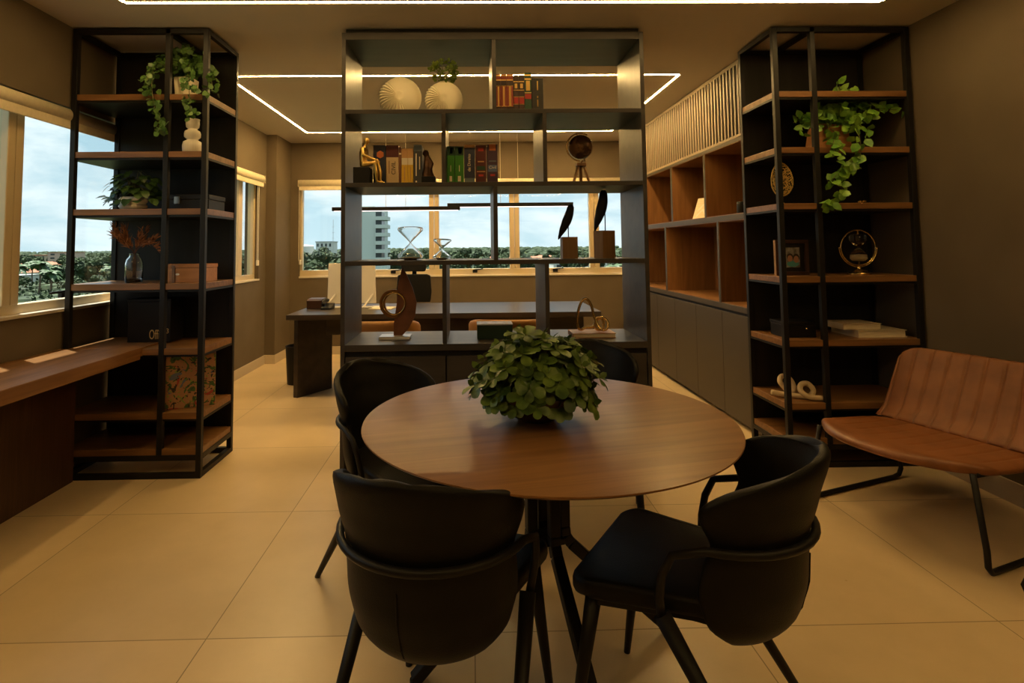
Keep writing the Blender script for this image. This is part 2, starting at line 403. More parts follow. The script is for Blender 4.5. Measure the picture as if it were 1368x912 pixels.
# bookcases ------------------------------------------------------------------
LEV = [2.227, 1.884, 1.545, 1.108, .733, .368, .1655]
YU0, YU1 = 3.275, 3.71
def bookcase(x0, xm, x1, label, back0, back1, openside):
    t = thing('open_bookcase', label, 'bookcase', ((x0+x1)/2, 3.5, 0))
    p = .03; top = 2.622
    for x, y in ((x0,YU0+p/2),(xm,YU0+p/2),(x1,YU0+p/2),(x0,YU1-p/2),(x1,YU1-p/2)):
        zb = .131 if x == xm else 0
        MB().box(x-p/2, x+p/2, y-p/2, y+p/2, zb, top).build('post', M['blackmetal'], t, bevel=.002)
    for z in (top-p, .101, 0):
        for y in (YU0+p/2, YU1-p/2): MB().box(x0+p/2, x1-p/2, y-p/2, y+p/2, z, z+p).build('rail', M['blackmetal'], t, bevel=.002)
        for x in (x0, x1): MB().box(x-p/2, x+p/2, YU0+p, YU1-p, z, z+p).build('rail', M['blackmetal'], t, bevel=.002)
    MB().box(xm-p/2, xm+p/2, YU0+p, YU1-p, top-p, top).build('rail', M['blackmetal'], t, bevel=.002)
    for z in LEV:
        e = .013 if z > .2 else 0
        MB().box(x0-.01, x1+.01, YU0+.006, YU1-.022, z-.036, z).build('shelf', M['shelfwood'], t, bevel=.002)
        if e:
            MB().box(x0-.012, x1+.012, YU0+.014, YU1-.022, z-.036-e, z-.0362).build('shelf_rail', M['blackmetal'], t)
    MB().box(back0, back1, YU1-.020, YU1, .131, 2.59).build('back_panel', M['blackpanel'], t)
    return t
bookcase(-2.337, -1.794, -1.570, 'tall black metal bookcase with walnut shelves against the left wall', -2.352, -1.557, 1)
bookcase(1.858, 2.090, 2.672, 'tall black metal bookcase with walnut shelves against the right wall', 1.845, 2.686, -1)

# counter under the left window --------------------------------------------------
t = thing('wall_counter', 'walnut wall counter running under the left window into the bookcase', 'counter', (-2.2, 1.5, 0))
MB().box(XL+.002, -1.905, -1.69, 3.268, .676, .742).box(-2.318, -1.905, 3.268, 3.684, .692, .742).build('worktop', M['counterwood'], t, bevel=.003)
MB().box(XL+.002, -2.262, -1.69, 3.262, 0, .674).build('side_panel', M['darkwood'], t, bevel=.002)

# room divider in the middle -------------------------------------------------------
t = thing('room_divider_shelf', 'wide graphite open-backed divider shelf standing behind the round table', 'shelf', (.146, 3.55, 0))
CX0, CX1, CY0, CY1 = -.767, 1.059, 3.29, 3.80
G = M['graphite']; s = .025
for x in (CX0, CX1-s): MB().box(x, x+s, CY0, CY1, 0, 2.60).build('side_panel', G, t, bevel=.0015)
MB().box(CX0+s, CX1-s, CY0, CY1, 2.556, 2.60).build('top_panel', G, t, bevel=.0015)
MB().box(CX0+.02, CX1-.02, CY0+.03, CY1-.03, 2.60, 2.631).build('top_trim', M['blackpanel'], t)
zs = [2.13, 1.69, 1.225]
for z in zs: MB().box(CX0+s, CX1-s, CY0+.001, CY1-.001, z-.026, z).build('shelf', G, t, bevel=.0015)
MB().box(CX0+s, CX1-s, CY0-.004, CY1, .7, .7385).build('counter_board', G, t, bevel=.0015)
XM, XT1, XT2 = .149, -.158, .450
for x, za, zb in ((XM,2.13,2.556),(XT1,1.69,2.104),(XT2,1.69,2.104),(XM,1.225,1.664),(XT1,.7385,1.199),(XT2,.7385,1.199)):
    MB().box(x-s/2, x+s/2, CY0+.002, CY1-.002, za, zb).build('divider', G, t, bevel=.0015)
MB().box(CX0+s, CX1-s, CY0+.022, CY1-.02, .05, .70).box(CX0+s, CX1-s, CY0+.05, CY1-.05, 0, .05).build('base_carcass', M['blackpanel'], t)
for k in range(3):
    a = CX0+s+.004 + k*(CX1-CX0-2*s)/3; e = a+(CX1-CX0-2*s)/3-.008
    MB().box(a, e, CY0+.002, CY0+.021, .055, .668).build('door', G, t, bevel=.0015)

# cabinets on the right wall ---------------------------------------------------------
CF, Y0, Y1 = 1.92, 3.72, 6.965
t = thing('slatted_panel', 'upper panel of vertical taupe slats above the walnut niches', 'wall panel', (2.3, 5.3, 2.07))
MB().box(CF+.007, 2.695, Y0, Y1, 2.072, 2.625).build('back_board', M['blackpanel'], t)
MB().box(CF, CF+.007, Y0, Y1, 2.595, 2.625).box(CF, CF+.007, Y0, Y1, 2.072, 2.092).box(CF, CF+.007, Y0, Y0+.02, 2.092, 2.595).build('border', M['slat'], t, bevel=.002)
n = 58
for k in range(n):
    y = Y0+.045 + k*.0545
    MB().box(CF, CF+.007, y, y+.019, 2.092, 2.595).build('slat', M['slat'], t)
t = thing('niche_cabinet', 'row of walnut lined open niches in a grey frame on the right wall', 'cabinet', (2.3, 5.3, .82))
top_d = [3.735, 4.50, 5.25, 6.0, 6.75]; low_d = [3.735, 4.285, 5.45, 6.62]
b = MB().box(CF, 2.695, Y0, Y1, 2.045, 2.07).box(CF, 2.695, Y0, Y1, 1.482, 1.522).box(CF, 2.695, Y0, Y1, .818, .858)
for y in top_d: b.box(CF, 2.40, y-.016, y+.016, 1.522, 2.045)
for y in low_d: b.box(CF, 2.40, y-.016, y+.016, .858, 1.482)
b.box(2.40, 2.695, Y0, Y1, .858, 1.482).box(2.40, 2.695, Y0, Y1, 1.522, 2.045)
b.build('frame', M['cabgrey'], t, bevel=.001)
def lining(y0, y1, z0, z1):
    e = .006; b = MB(); x0, x1 = CF+.004, 2.399
    b.box(x0, x1, y0, y1, z0, z0+e).box(x0, x1, y0, y1, z1-e, z1).box(x0, x1, y0, y0+e, z0+e, z1-e).box(x0, x1, y1-e, y1, z0+e, z1-e).box(x1-e, x1, y0+e, y1-e, z0+e, z1-e)
    b.build('niche_lining', M['nichewood'], t)
for ds, z0, z1 in ((top_d+[6.98],1.522,2.045),(low_d+[6.98],.858,1.482)):
    for a, c in zip(ds, ds[1:]): lining(a+.016, min(c-.016, Y1), z0, z1)
t = thing('base_cabinet', 'low grey handleless cabinets along the right wall below the niches', 'cabinet', (2.3, 5.3, 0))
MB().box(CF+.022, 2.695, Y0, Y1, .06, .817).box(CF+.05, 2.695, Y0, Y1, 0, .06).build('carcass', M['blackpanel'], t)
y = Y0+.002; k = 0
edges = [3.722, 4.26, 4.755, 5.25, 5.745, 6.24, 6.735, 6.96]
for a, c in zip(edges, edges[1:]):
    MB().box(CF, CF+.021, a+.002, c-.002, .035, .796).build('door', M['cabgrey'], t, bevel=.0015)
# ------------------------------------------------------------------ round table
def interp(keys, x):
    if x <= keys[0][0]: return keys[0][1]
    for (a, va), (b, vb) in zip(keys, keys[1:]):
        if x <= b:
            k = (x-a)/(b-a); k = k*k*(3-2*k)*.5 + k*.5
            return va + (vb-va)*k
    return keys[-1][1]
TX, TY, TR = .239, 1.836, .587
t = thing('round_table', 'round walnut table on a black splayed metal base in the foreground', 'table', (TX, TY, 0), math.radians(13))
MB().lathe([(0,.728),(TR-.035,.728),(TR-.004,.744),(TR,.747),(TR-.001,.75),(0,.75)], n=128).build('tabletop', M['tablewood'], t, world=False)
MB().lathe([(0,.716),(TR-.20,.716),(TR-.20,.7275),(0,.7275)], n=48).build('top_plate', M['blackmetal'], t, world=False)
for k in range(4):
    a = k*PI/2; c, s_ = math.cos(a), math.sin(a)
    pts = [(r*c, r*s_, z) for r, z in ((.055,.716),(.055,.40),(.058,.372),(.075,.345),(.43,.013))]
    b = MB()
    for p, q in zip(pts, pts[1:]): b.bar(p, q, .034, .034, up=(-s_, c, 0))
    b.build('leg', M['blackmetal'], t, world=False, bevel=.004)
    MB().cyl((.43*c,.43*s_,0),(.43*c,.43*s_,.016),.014,n=12).build('foot_pad', M['blackplastic'], t, world=False)
MB().boxm(.085,.085,.02, Matrix.Translation((0,0,.36))).build('hub', M['blackmetal'], t, world=False, bevel=.003)

# ------------------------------------------------------------------ dining chairs
def make_chair(label, loc, rz):
    t = thing('dining_chair', label, 'chair', loc, rz, 'black leather chairs around the round table')
    RX = [(.375,.155),(.42,.19),(.50,.207),(.61,.212),(.70,.232),(.80,.246)]
    RY = [(.375,.15),(.42,.195),(.50,.215),(.61,.22),(.70,.245),(.80,.272)]
    PM = [(.375,60),(.42,82),(.50,87),(.575,83),(.615,77),(.645,81),(.68,85),(.72,83),(.755,73),(.783,55),(.802,34),(.815,14)]
    def f(u, v):
        z = .375 + .44*v; ph = math.radians(interp(PM, z))*(2*u-1)
        e = abs(2*u-1)
        return Vector((interp(RX,z)*math.sin(ph), -.02-interp(RY,z)*math.cos(ph), z - .012*e*e*(1 if z > .7 else 0)))
    b = MB().grid(22, 18, f)
    b.build('backrest', M['leather_black'], t, world=False, smooth=True, solid=.026, solid_off=0, sub=1, bevel=0)
    MB().tube([f(.5,.02+.4*k/8)+Vector((0,-.0135,0)) for k in range(9)], .0022, 6).build('back_seam', M['leather_black'], t, world=False)
    def outline(w0, w1, y0, y1, r, r0, n=8):
        P = []
        for cx, cy, a0, r in ((w1-r, y1-r, 0, r), (-w1+r, y1-r, PI/2, r), (-w0+r0, y0+r0, PI, r0), (w0-r0, y0+r0, 1.5*PI, r0)):
            P += [(cx+r*math.cos(a0+PI/2*i/n), cy+r*math.sin(a0+PI/2*i/n)) for i in range(n+1)]
        return P
    MB().prism(outline(.183,.232,-.195,.285,.06,.165), .428, .474, lambda u,v,d: (u, v, d - .02*max(0,(v-.14)/.14)**2)).build('seat', M['leather_black'], t, world=False, smooth=True, bevel=.014)
    MB().prism(outline(.15,.205,-.15,.258,.05,.14), .40, .4275, lambda u,v,d: (u, v, d - .02*max(0,(v-.14)/.14)**2)).build('seat_frame', M['blackmetal'], t, world=False, bevel=.004)
    side = [(.222,.045,.43),(.232,.045,.48),(.242,.035,.54),(.246,.01,.592)]
    A = [math.radians(80-160*k/20) for k in range(21)]
    pts = side + [(.238*math.sin(a), -.02-.246*math.cos(a), .615) for a in A] + [(-x, y, z) for x, y, z in side[::-1]]
    MB().tube(pts, .0105, 10).build('arm_tube', M['blackmetal'], t, world=False, smooth=True)
    for sx in (-1, 1):
        MB().cyl((sx*.218,.045,.435),(sx*.232,-.245,0),.021,.010,14).build('leg', M['blackmetal'], t, world=False, smooth=True)
        MB().cyl((sx*.19,.225,.405),(sx*.225,.285,0),.021,.010,14).build('leg', M['blackmetal'], t, world=False, smooth=True)
    return t
def face(a): return math.radians(a-90)
ch = make_chair('black leather chair in front of the table, its back towards the viewer, nearest left', (-.085,1.475,0), face(71))
dup(ch, (.60,1.505,0), face(146), 'black leather chair right of the table, turned sideways with its seat in full view')
dup(ch, (-.285,2.30,0), face(-43), 'black leather chair at the far left of the table, facing the viewer')
dup(ch, (.555,2.68,0), face(-102), 'black leather chair behind the table, half hidden by the bowl plant')

# ------------------------------------------------------------------ lounge chair
t = thing('lounge_chair', 'tan leather armless lounge chair with a channel-stitched back on the right', 'chair', (1.888,2.553,0), math.radians(110))
def groove(x, p=.078, w=.006):
    d = abs(((x/p)+.5) % 1 - .5)*p
    return math.exp(-(d/w)**2)
def seatf(u, v):
    x = (2*u-1)
    yf = .145*(1-abs(x)**2.4) + .0
    yb = -.475
    w = interp([(0,.33),(.35,.375),(.8,.375),(1,.335)], v)
    if v > .9: w -= .02*((v-.9)/.1)**2
    y = yb + (yf-yb)*v
    X = x*w
    z = .385 + .035*v*v - .0035*groove(X)*min(1,max(0,(.80-v)/.1)) - .004*abs(x)**3 - .012*(max(0, v-.85)/.15)**2
    return Vector((X, y, z))
def pillow(name, fn, nrm, T_, nu, nv):
    e = lambda k: .45*k + .55*(.5-.5*math.cos(PI*k))
    pr = lambda k: max(0, 1-abs(2*k-1)**10)**.5
    b = MB(); n = Vector(nrm).normalized()
    F = lambda s_: (lambda u, v: fn(e(u), e(v), s_ > 0) + n*s_*T_*pr(e(u))*pr(e(v)))
    b.grid(nu, nv, F(.5)); b.grid(nu, nv, F(-.5))
    bmesh.ops.remove_doubles(b.bm, verts=b.bm.verts[:], dist=1e-5)
    return b.build(name, M['leather_brown'], t, world=False, smooth=True)
pillow('seat', lambda u, v, top: seatf(u, v) - Vector((0,0,.023)) + (Vector((0,0,.003*groove((2*u-1)*.37)*0)) if top else Vector((0,0,0))), (0,0,1), .050, 120, 40)
def backf(u, v):
    x = 2*u-1
    w = .338 - .012*v - .055*max(0,(v-.86)/.14)**2.5
    X = x*w
    y = -.46 - .165*v - .02*(1-x*x)*math.sin(v*PI*.6) + .05*(1-min(1,v/.18))**2
    z = .392 + .355*v - .03*max(0,(abs(x)-.8)/.2)**2*v
    return Vector((X, y, z))
BN = Vector((0,.90,.44))
pillow('backrest', lambda u, v, top: backf(u, v) - BN*.02 - (BN*.008*groove(backf(u, v).x) if top else Vector((0,0,0))), BN, .048, 190, 30)
for sx in (-1, 1):
    x = sx*.37; xt = sx*.33
    pts = [(xt,.0,.375),(x,.015,.10),(x,.012,.035),(x,-.01,.012),(x,-.05,.012),(x,-.60,.012),(x,-.645,.02),(x,-.665,.05),(x,-.66,.10),(xt,-.50,.385),(xt,-.40,.355),(xt,-.02,.368)]
    MB().tube(pts, .0115, 10).build('sled_leg', M['blackmetal'], t, world=False, smooth=True)
MB().tube([(-.33,-.38,.35),(.33,-.38,.35)], .010, 8).build('cross_bar', M['blackmetal'], t, world=False, smooth=True)

# side table with sled base at the right edge
t = thing('side_table', 'black bent metal foot of a side table at the right edge of the view', 'table', (2.36,1.90,0))
MB().lathe([(0,.52),(.21,.52),(.215,.53),(.21,.54),(0,.54)], (2.36,1.92,0), 40).build('tabletop', M['blackmetal'], t)
for dy in (-.13, .13):
    MB().tube([(2.36,1.92+dy*.4,.52),(2.05,1.93+dy,.12),(2.005,1.93+dy,.05),(2.02,1.93+dy,.014),(2.06,1.93+dy,.012),(2.50,1.93+dy,.012)], .012, 8).build('leg', M['blackmetal'], t, smooth=True)

# ------------------------------------------------------------------ desk zone
DD = M['deskdark']
t = thing('office_desk', 'long dark wood office desk behind the divider shelf', 'desk', (-.2,5.25,0))
MB().box(-1.58, 1.12, 4.80, 5.72, .695, .74).build('desktop', DD, t, bevel=.003)
MB().box(-1.28, 1.0, 4.98, 5.02, .54, .694).build('apron', DD, t, bevel=.002)
MB().prism([(-1.57,4.985),(-1.53,4.97),(-1.31,5.30),(-1.35,5.32)], 0, .694, lambda u,v,d:(u,v,d)).build('end_panel', DD, t, bevel=.002)
MB().box(.96, 1.0, 5.03, 5.62, 0, .694).build('end_panel', DD, t, bevel=.002)
MB().box(.40, .955, 5.12, 5.60, .08, .66).build('drawer_box', DD, t, bevel=.002)

t = thing('monitor', 'pale backed computer monitor standing on the dark desk, seen from behind', 'monitor', (-1.16,5.45,.74))
MB().prism([(-.235,.03),(.235,.03),(.225,.418),(-.225,.418)], -.012, .012, lambda u,v,d:(-1.16+u, 5.45+d, .74+v)).build('casing', M['white'], t, bevel=.006)
MB().box(-1.37,-.95,5.4625,5.4645,.80,1.14).build('screen', M['black_box'], t)
for x in (-1.345, -.98):
    MB().bar((x-.045,5.32,.745),(x+.03,5.435,.86),.016,.012).build('leg', M['white'], t, bevel=.003)
    MB().box(x-.06,x+.10,5.30,5.42,.7405,.749).build('foot', M['white'], t, bevel=.003)
t = thing('desk_organiser', 'dark leather desk organiser at the left end of the desk', 'organiser', (-1.51,5.33,.74))
MB().prism([(0,0),(.16,0),(.16,.085),(.12,.10),(0,.10)], -1.60, -1.42, lambda u,v,d:(d, 5.27+u, .741+v)).build('box', M['bronze'], t, bevel=.004) if False else \
MB().prism([(0,0),(.16,0),(.16,.09),(.05,.09),(0,.075)], -1.545, -1.40, lambda u,v,d:(d, 5.27+u, .741+v)).build('box', M['bowl'], t, bevel=.004)
t = thing('telephone', 'small black telephone handset resting beside the dark desk organiser', 'telephone', (-1.36,5.25,.74))
MB().prism([(0,0),(.13,0),(.13,.05),(0,.015)], -1.39, -1.29, lambda u,v,d:(d, 5.18+u, .741+v)).build('base', M['blackplastic'], t, bevel=.004)
MB().tube([(-1.37,5.19,.785),(-1.372,5.25,.815),(-1.372,5.30,.83),(-1.37,5.36,.81)], [.017,.012,.012,.017], 10).build('handset', M['blackplastic'], t, smooth=True)
t = tag(MB().prism([(-.95,5.16),(-.74,5.12),(-.70,5.33),(-.91,5.37)], .7405, .747, lambda u,v,d:(u,v,d)).build('open_booklet', M['paper']), 'pale open booklet lying flat on the desk by the monitor', 'booklet')

def visitor(label, cx, cy, rz):
    t = thing('visitor_chair', label, 'chair', (cx,cy,0), rz, 'ochre visitor chairs at the desk')
    def f(u, v):
        ph = math.radians(100)*(2*u-1); z = .42 + .34*v
        e = abs(2*u-1)
        sgn = 1 if ph > 0 else -1
        x = .27*(abs(math.sin(ph))**.75)*sgn; y = -.26*(1 if math.cos(ph) > 0 else -1)*abs(math.cos(ph))**.75
        return Vector((x, y-.03*v, z - .09*e**4*v))
    MB().grid(26, 8, f).build('backrest', M['leather_orange'], t, world=False, smooth=True, solid=.05, solid_off=0, sub=1)
    MB().lathe([(0,.36),(.2,.36),(.235,.38),(.24,.42),(.22,.455),(0,.465)], n=32).build('seat', M['leather_orange'], t, world=False, smooth=True)
    for sx in (-1,1):
        for sy in (-1,1):
            MB().cyl((sx*.15,sy*.14,.362),(sx*.22,sy*.21,0),.016,.009,10).build('leg', M['blackmetal'], t, world=False, smooth=True)
    return t
v = visitor('ochre leather visitor chair at the left of the desk, behind the ring sculpture', -.70, 4.47, math.radians(4))
dup(v, (.275,4.47,0), math.radians(-4), 'ochre leather visitor chair at the desk centre, behind the dark green box')

t = thing('office_chair', 'black high backed office chair with headrest behind the desk', 'chair', (-.68,6.2,0), math.radians(175))
MB().prism([(-.19,.68),(.19,.68),(.205,.80),(.19,.985),(.15,1.0),(-.15,1.0),(-.19,.985),(-.205,.80)], -.26, -.23, lambda u,v,d:(u, d-.04*u*u, v)).build('backrest', M['blackplastic'], t, world=False, bevel=.01)
MB().prism([(-.13,1.03),(.13,1.03),(.15,1.10),(.13,1.17),(-.13,1.17),(-.15,1.10)], -.27, -.22, lambda u,v,d:(u, d, v)).build('headrest', M['blackplastic'], t, world=False, bevel=.012)
MB().bar((0,-.27,.45),(0,-.275,1.08),.05,.02,up=(0,1,0)).bar((0,-.27,.45),(0,0,.42),.05,.02).build('spine', M['blackplastic'], t, world=False, bevel=.004)
MB().prism([(-.24,-.22),(.24,-.22),(.25,.2),(.2,.25),(-.2,.25),(-.25,.2)], .43, .50, lambda u,v,d:(u,v,d)).build('seat', M['blackplastic'], t, world=False, bevel=.02)
MB().cyl((0,0,.08),(0,0,.43),.028,n=14).build('gas_lift', M['blackmetal'], t, world=False)
for k in range(5):
    a = k*2*PI/5+.3
    l = MB().bar((.02*math.cos(a),.02*math.sin(a),.10),(.29*math.cos(a),.29*math.sin(a),.075),.04,.03).build('leg', M['blackplastic'], t, world=False, bevel=.005)
    MB().cyl((.29*math.cos(a)-.02*math.sin(a),.29*math.sin(a)+.02*math.cos(a),.028),(.29*math.cos(a)+.02*math.sin(a),.29*math.sin(a)-.02*math.cos(a),.028),.028,n=14).build('castor', M['blackplastic'], l, world=False)
for sx in (-1,1):
    MB().tube([(sx*.24,0,.45),(sx*.29,0,.48),(sx*.29,0,.66)], .014, 8).box(sx*.29-.03,sx*.29+.03,-.12,.12,.66,.685).build('armrest', M['blackplastic'], t, world=False, bevel=.004)

t = thing('waste_bin', 'black cylindrical waste bin on the floor left of the desk', 'bin', (-1.695,5.52,0))
MB().lathe([(0,0),(.10,0),(.118,.36),(.112,.36),(.096,.01),(0,.01)], (-1.695,5.52,0), 28).build('bin_body', M['blackplastic'], t, smooth=False)
MB().torus((-1.695,5.52,.36), .116, .005, n=28, m=6).build('rim', M['blackplastic'], t, smooth=True)

t = thing('pendant_lamp', 'two offset slim black pendant light bars hanging above the desk', 'lamp', (-.16,5.3,1.66))
for x0,x1,z,y,ws in ((-1.315,-.10,1.658,5.29,(-.806,-.618)),(-.222,.988,1.689,5.32,(.29,.46))):
    b = MB().box(x0,x1,y-.017,y+.017,z,z+.036).build('bar', M['blackmetal'], t, bevel=.0015)
    MB().box(x0+.02,x1-.02,y-.009,y+.009,z-.004,z).build('diffuser', M['led_pend'], b)
    for x in ws: MB().cyl((x,y,z+.036),(x,y,H),.0022,n=6).build('wire', M['chain'], t)
MB().box(-.215,-.11,5.275,5.335,1.683,1.6895).build('joint', M['blackmetal'], t)

# ------------------------------------------------------------------ bowl plant on the round table
def rv(a=1): return Vector((R.uniform(-a,a), R.uniform(-a,a), R.uniform(-a,a)))
bx, by = .205, 1.815
t = thing('bowl_plant', 'bushy green jade plant in a dark bowl on the round table', 'plant', (bx,by,.75))
MB().lathe([(0,0),(.055,0),(.065,.006),(.11,.03),(.148,.075),(.155,.092),(.148,.094),(.105,.04),(0,.02)], (bx,by,.7505), 40).build('bowl', M['bowl'], t, smooth=True)
MB().lathe([(0,.085),(.10,.082),(.143,.072)], (bx,by,.7505), 24).build('soil', M['soil'], t)
lf = MB(); st = MB()
for k in range(118):
    g = (k+.5)/118; el = math.asin(max(-.16, 1-1.14*g))
    az = k*2.39996+R.uniform(-.2,.2)
    rr = R.uniform(.78,1.05)
    d = Vector((math.cos(az)*math.cos(el), math.sin(az)*math.cos(el), math.sin(el)))
    p = Vector((bx+.20*rr*d.x, by+.18*rr*d.y, .852+.172*rr*d.z + .01*R.random()))
    if el < .05: p.z -= .02*R.random()
    st.tube([Vector((bx+.03*d.x,by+.03*d.y,.82)), Vector((bx,by,.83))*.45+p*.55+Vector((0,0,.012)), p], [.004,.003,.002], 5)
    up = (d*.8+Vector((0,0,.55))+rv(.25)).normalized()
    a = up.cross(Vector((.3,.2,.9))).normalized(); b2 = up.cross(a)
    a0 = R.uniform(0,6.28); n = R.randint(5,7)
    for j in range(n):
        th = a0+j*2*PI/n; q = (a*math.cos(th)+b2*math.sin(th))
        ld = (q + up*R.uniform(-.1,.55))
        L_ = R.uniform(.036,.054)
        lf.rleaf(p-up*.004, ld, up, L_, L_*.74, .15, .22)
    lf.leaf(p, up+rv(.4), a, .028, .02, .2, .1)
st.build('stems', M['stem'], t); lf.build('foliage', M['leaf_jade'], t, smooth=True)
# ------------------------------------------------------------------ books
def bmat(name, c, rough=.5): return mat(name, c, rough)
BK = dict(red=bmat('book_red', (.28,.045,.02)), dark=bmat('book_brown_black', (.045,.022,.014)), green=bmat('book_green', (.05,.22,.025)), dgreen=bmat('book_dark_green', (.02,.06,.03)),
          black=bmat('book_black', (.022,.02,.016)), navy=bmat('book_navy', (.03,.035,.065)), beige=bmat('book_beige', (.58,.42,.24)), maroon=bmat('book_maroon', (.085,.018,.016)),
          yellow=bmat('book_yellow', (.66,.40,.035)), grey=bmat('book_charcoal', (.05,.05,.055)), brown=bmat('book_brown', (.17,.07,.03)), purple=bmat('book_plum', (.06,.03,.05)),
          slate=bmat('book_slate', (.12,.15,.17)), orange=bmat('book_orange', (.5,.14,.04)), tan=bmat('book_tan', (.50,.27,.11)), gold=M['gold'], cream=bmat('book_cream', (.72,.62,.46)), redlab=bmat('book_red_label', (.38,.03,.02)), blue=bmat('book_blue', (.10,.14,.26)))
SY = 3.42
def px2x(px, y=SY): return (px-627.6)*.001362*y
def book(label, pa, pb, z, h, cover, bands=(), depth=.165, group=None, ribs=(), y=SY, tilt=0):
    x0, x1 = px2x(pa, y), px2x(pb, y)
    t = thing('book', label, 'book', ((x0+x1)/2, y+depth/2, z), 0, group)
    e = .003; w = x1-x0
    c = MB().box(x0, x0+e, y+.004, y+depth, z, z+h).box(x1-e, x1, y+.004, y+depth, z, z+h).box(x0, x1, y, y+.0045, z, z+h)
    c.build('cover', BK[cover], t, bevel=.0012)
    MB().box(x0+e, x1-e, y+.005, y+depth-.006, z+.003, z+h-.004).build('pages', M['paper'], t)
    for a, b_, m, *r in bands:
        k = r[0] if r else 1
        xm = (x0+x1)/2; off = r[1]*w if len(r) > 1 else 0
        MB().box(xm-w/2*k+off, xm+w/2*k+off, y-.0009, y, z+a*h, z+b_*h).build('spine_band', BK[m], t)
    for a in ribs:
        MB().cyl((x0+.001,y,z+a*h),(x1-.001,y,z+a*h),.0025,n=8).build('spine_rib', BK['gold'], t)
    return t, (x0+x1)/2
ZA, ZB, ZC, ZD = 2.13, 1.69, 1.225, .7385
redb = [(.02,.05,'gold'),(.11,.17,'dark'),(.20,.69,'gold',.32),(.71,.83,'dark'),(.84,.86,'gold'),(.95,.97,'gold')]
for (a, b_, w) in ((663.4,669.6,'leftmost'),(670.0,677.4,'middle'),(677.8,686.2,'rightmost')):
    book(f'red and gold bound book, {w} of the three red books on the top shelf', a, b_, ZA, .253, 'red', redb, group='bound books on the top shelf', ribs=(.19,.70))
for (a, b_, w) in ((686.7,693.6,'beside the red books'),(694.0,701.2,'beside the green banded book')):
    book(f'dark brown bound book with a red spine label {w}', a, b_, ZA, .246, 'dark', [(.06,.08,'gold'),(.26,.42,'redlab',.9),(.24,.255,'gold'),(.43,.445,'gold'),(.60,.62,'gold'),(.66,.78,'gold',.5),(.82,.84,'gold')], group='bound books on the top shelf')
book('green bound book with gold bands and a red label on the top shelf', 701.8, 710.8, ZA, .262, 'dgreen', [(.02,.07,'redlab'),(.36,.48,'redlab',.95),(.5,.52,'gold'),(.56,.80,'gold',.6),(.82,.86,'gold'),(.92,.95,'gold')], group='bound books on the top shelf')
book('wide black book with gilt spine lettering at the right end of the top shelf row', 711.4, 726.8, ZA, .226, 'black', [(.20,.40,'gold',.1,.0),(.44,.50,'gold',.1,.0),(.66,.92,'gold',.1,.0)], group='bound books on the top shelf')

g2 = 'law books on the second shelf, left bay'
t, x = book('navy book with a red and orange badge on its spine behind the seated figure', 499, 515.2, ZB, .248, 'navy', [(.03,.05,'cream',.3,.2)], group=g2)
hx = [(.024*math.cos(PI/6+k*PI/3), .024*math.sin(PI/6+k*PI/3)) for k in range(6)]
MB().prism(hx, -.0012, 0, lambda u,v,d:(x+.005+u, SY+d, ZB+.19+v)).build('badge', BK['orange'], t)
t, x = book('thick beige book with a maroon top lettered CIVIL on its spine', 516, 532.6, ZB, .246, 'beige', [(.70,1.0,'maroon')], group=g2)
text('CIVIL', 'spine_title', BK['black'], t, FACE(x+.008, SY-.0012, ZB+.105, PI/2), .036, .0004)
MB().box(x-.022, x-.018, SY-.0009, SY, ZB+.07, ZB+.15).build('spine_line', BK['brown'], t)
book('thin brown book squeezed between the beige and yellow books', 533, 536.0, ZB, .236, 'brown', [(.8,.84,'cream')], group=g2)
for a, b_, w in ((536.4,544.6,'beside the thin brown book'),(545,551.8,'beside the charcoal book')):
    book(f'yellow book with a pale pink upper spine {w}', a, b_, ZB, .226, 'yellow', [(.74,1,'tan'),(.55,.74,'cream',.99),(.10,.5,'tan',.15)], group=g2)
t, x = book('charcoal book with a slate grey top and white spine lettering', 552.6, 563.4, ZB, .250, 'grey', [(.84,1,'slate'),(.22,.78,'cream',.14,-.2),(.38,.70,'cream',.1,.22),(.02,.1,'cream',.2,-.2)], group=g2)

g3 = 'law books on the second shelf, middle bay'
for a, b_, w in ((597,606.6,'at the left end of the middle bay'),(607.4,619,'beside the navy book')):
    book(f'bright green book with a dark top {w}', a, b_, ZB, .238, 'green', [(.76,1,'dgreen'),(.80,.97,'tan',.4,.1),(.34,.50,'cream',.07),(.08,.22,'cream',.35)], group=g3)
t, x = book('navy book with white sideways lettering and a tan top edge', 620, 634, ZB, .246, 'navy', [(.93,1,'tan'),(.0,.16,'slate'),(.02,.05,'cream',.3)], group=g3)
text('de Direito', 'spine_title', BK['cream'], t, FACE(x-.003, SY-.0012, ZB+.135, PI/2), .026, .0004)
t, x = book('dark maroon book with a green label and small red mark', 635, 649, ZB, .246, 'maroon', [(.36,.46,'dgreen',.8),(.31,.33,'tan',.8),(.20,.25,'redlab',.45),(.84,.92,'redlab',.5),(.56,.59,'tan',.6)], group=g3)
t, x = book('plum book lettered Civil with a coral emblem, at the right end of its row', 650.6, 664.4, ZB, .250, 'purple', [(.31,.48,'blue',.85),(.20,.25,'redlab',.45),(.84,.99,'orange',.62),(.56,.59,'slate',.7)], group=g3)
text('Civil', 'spine_title', BK['cream'], t, FACE(x, SY-.0012, ZB+.104), .026, .0004)

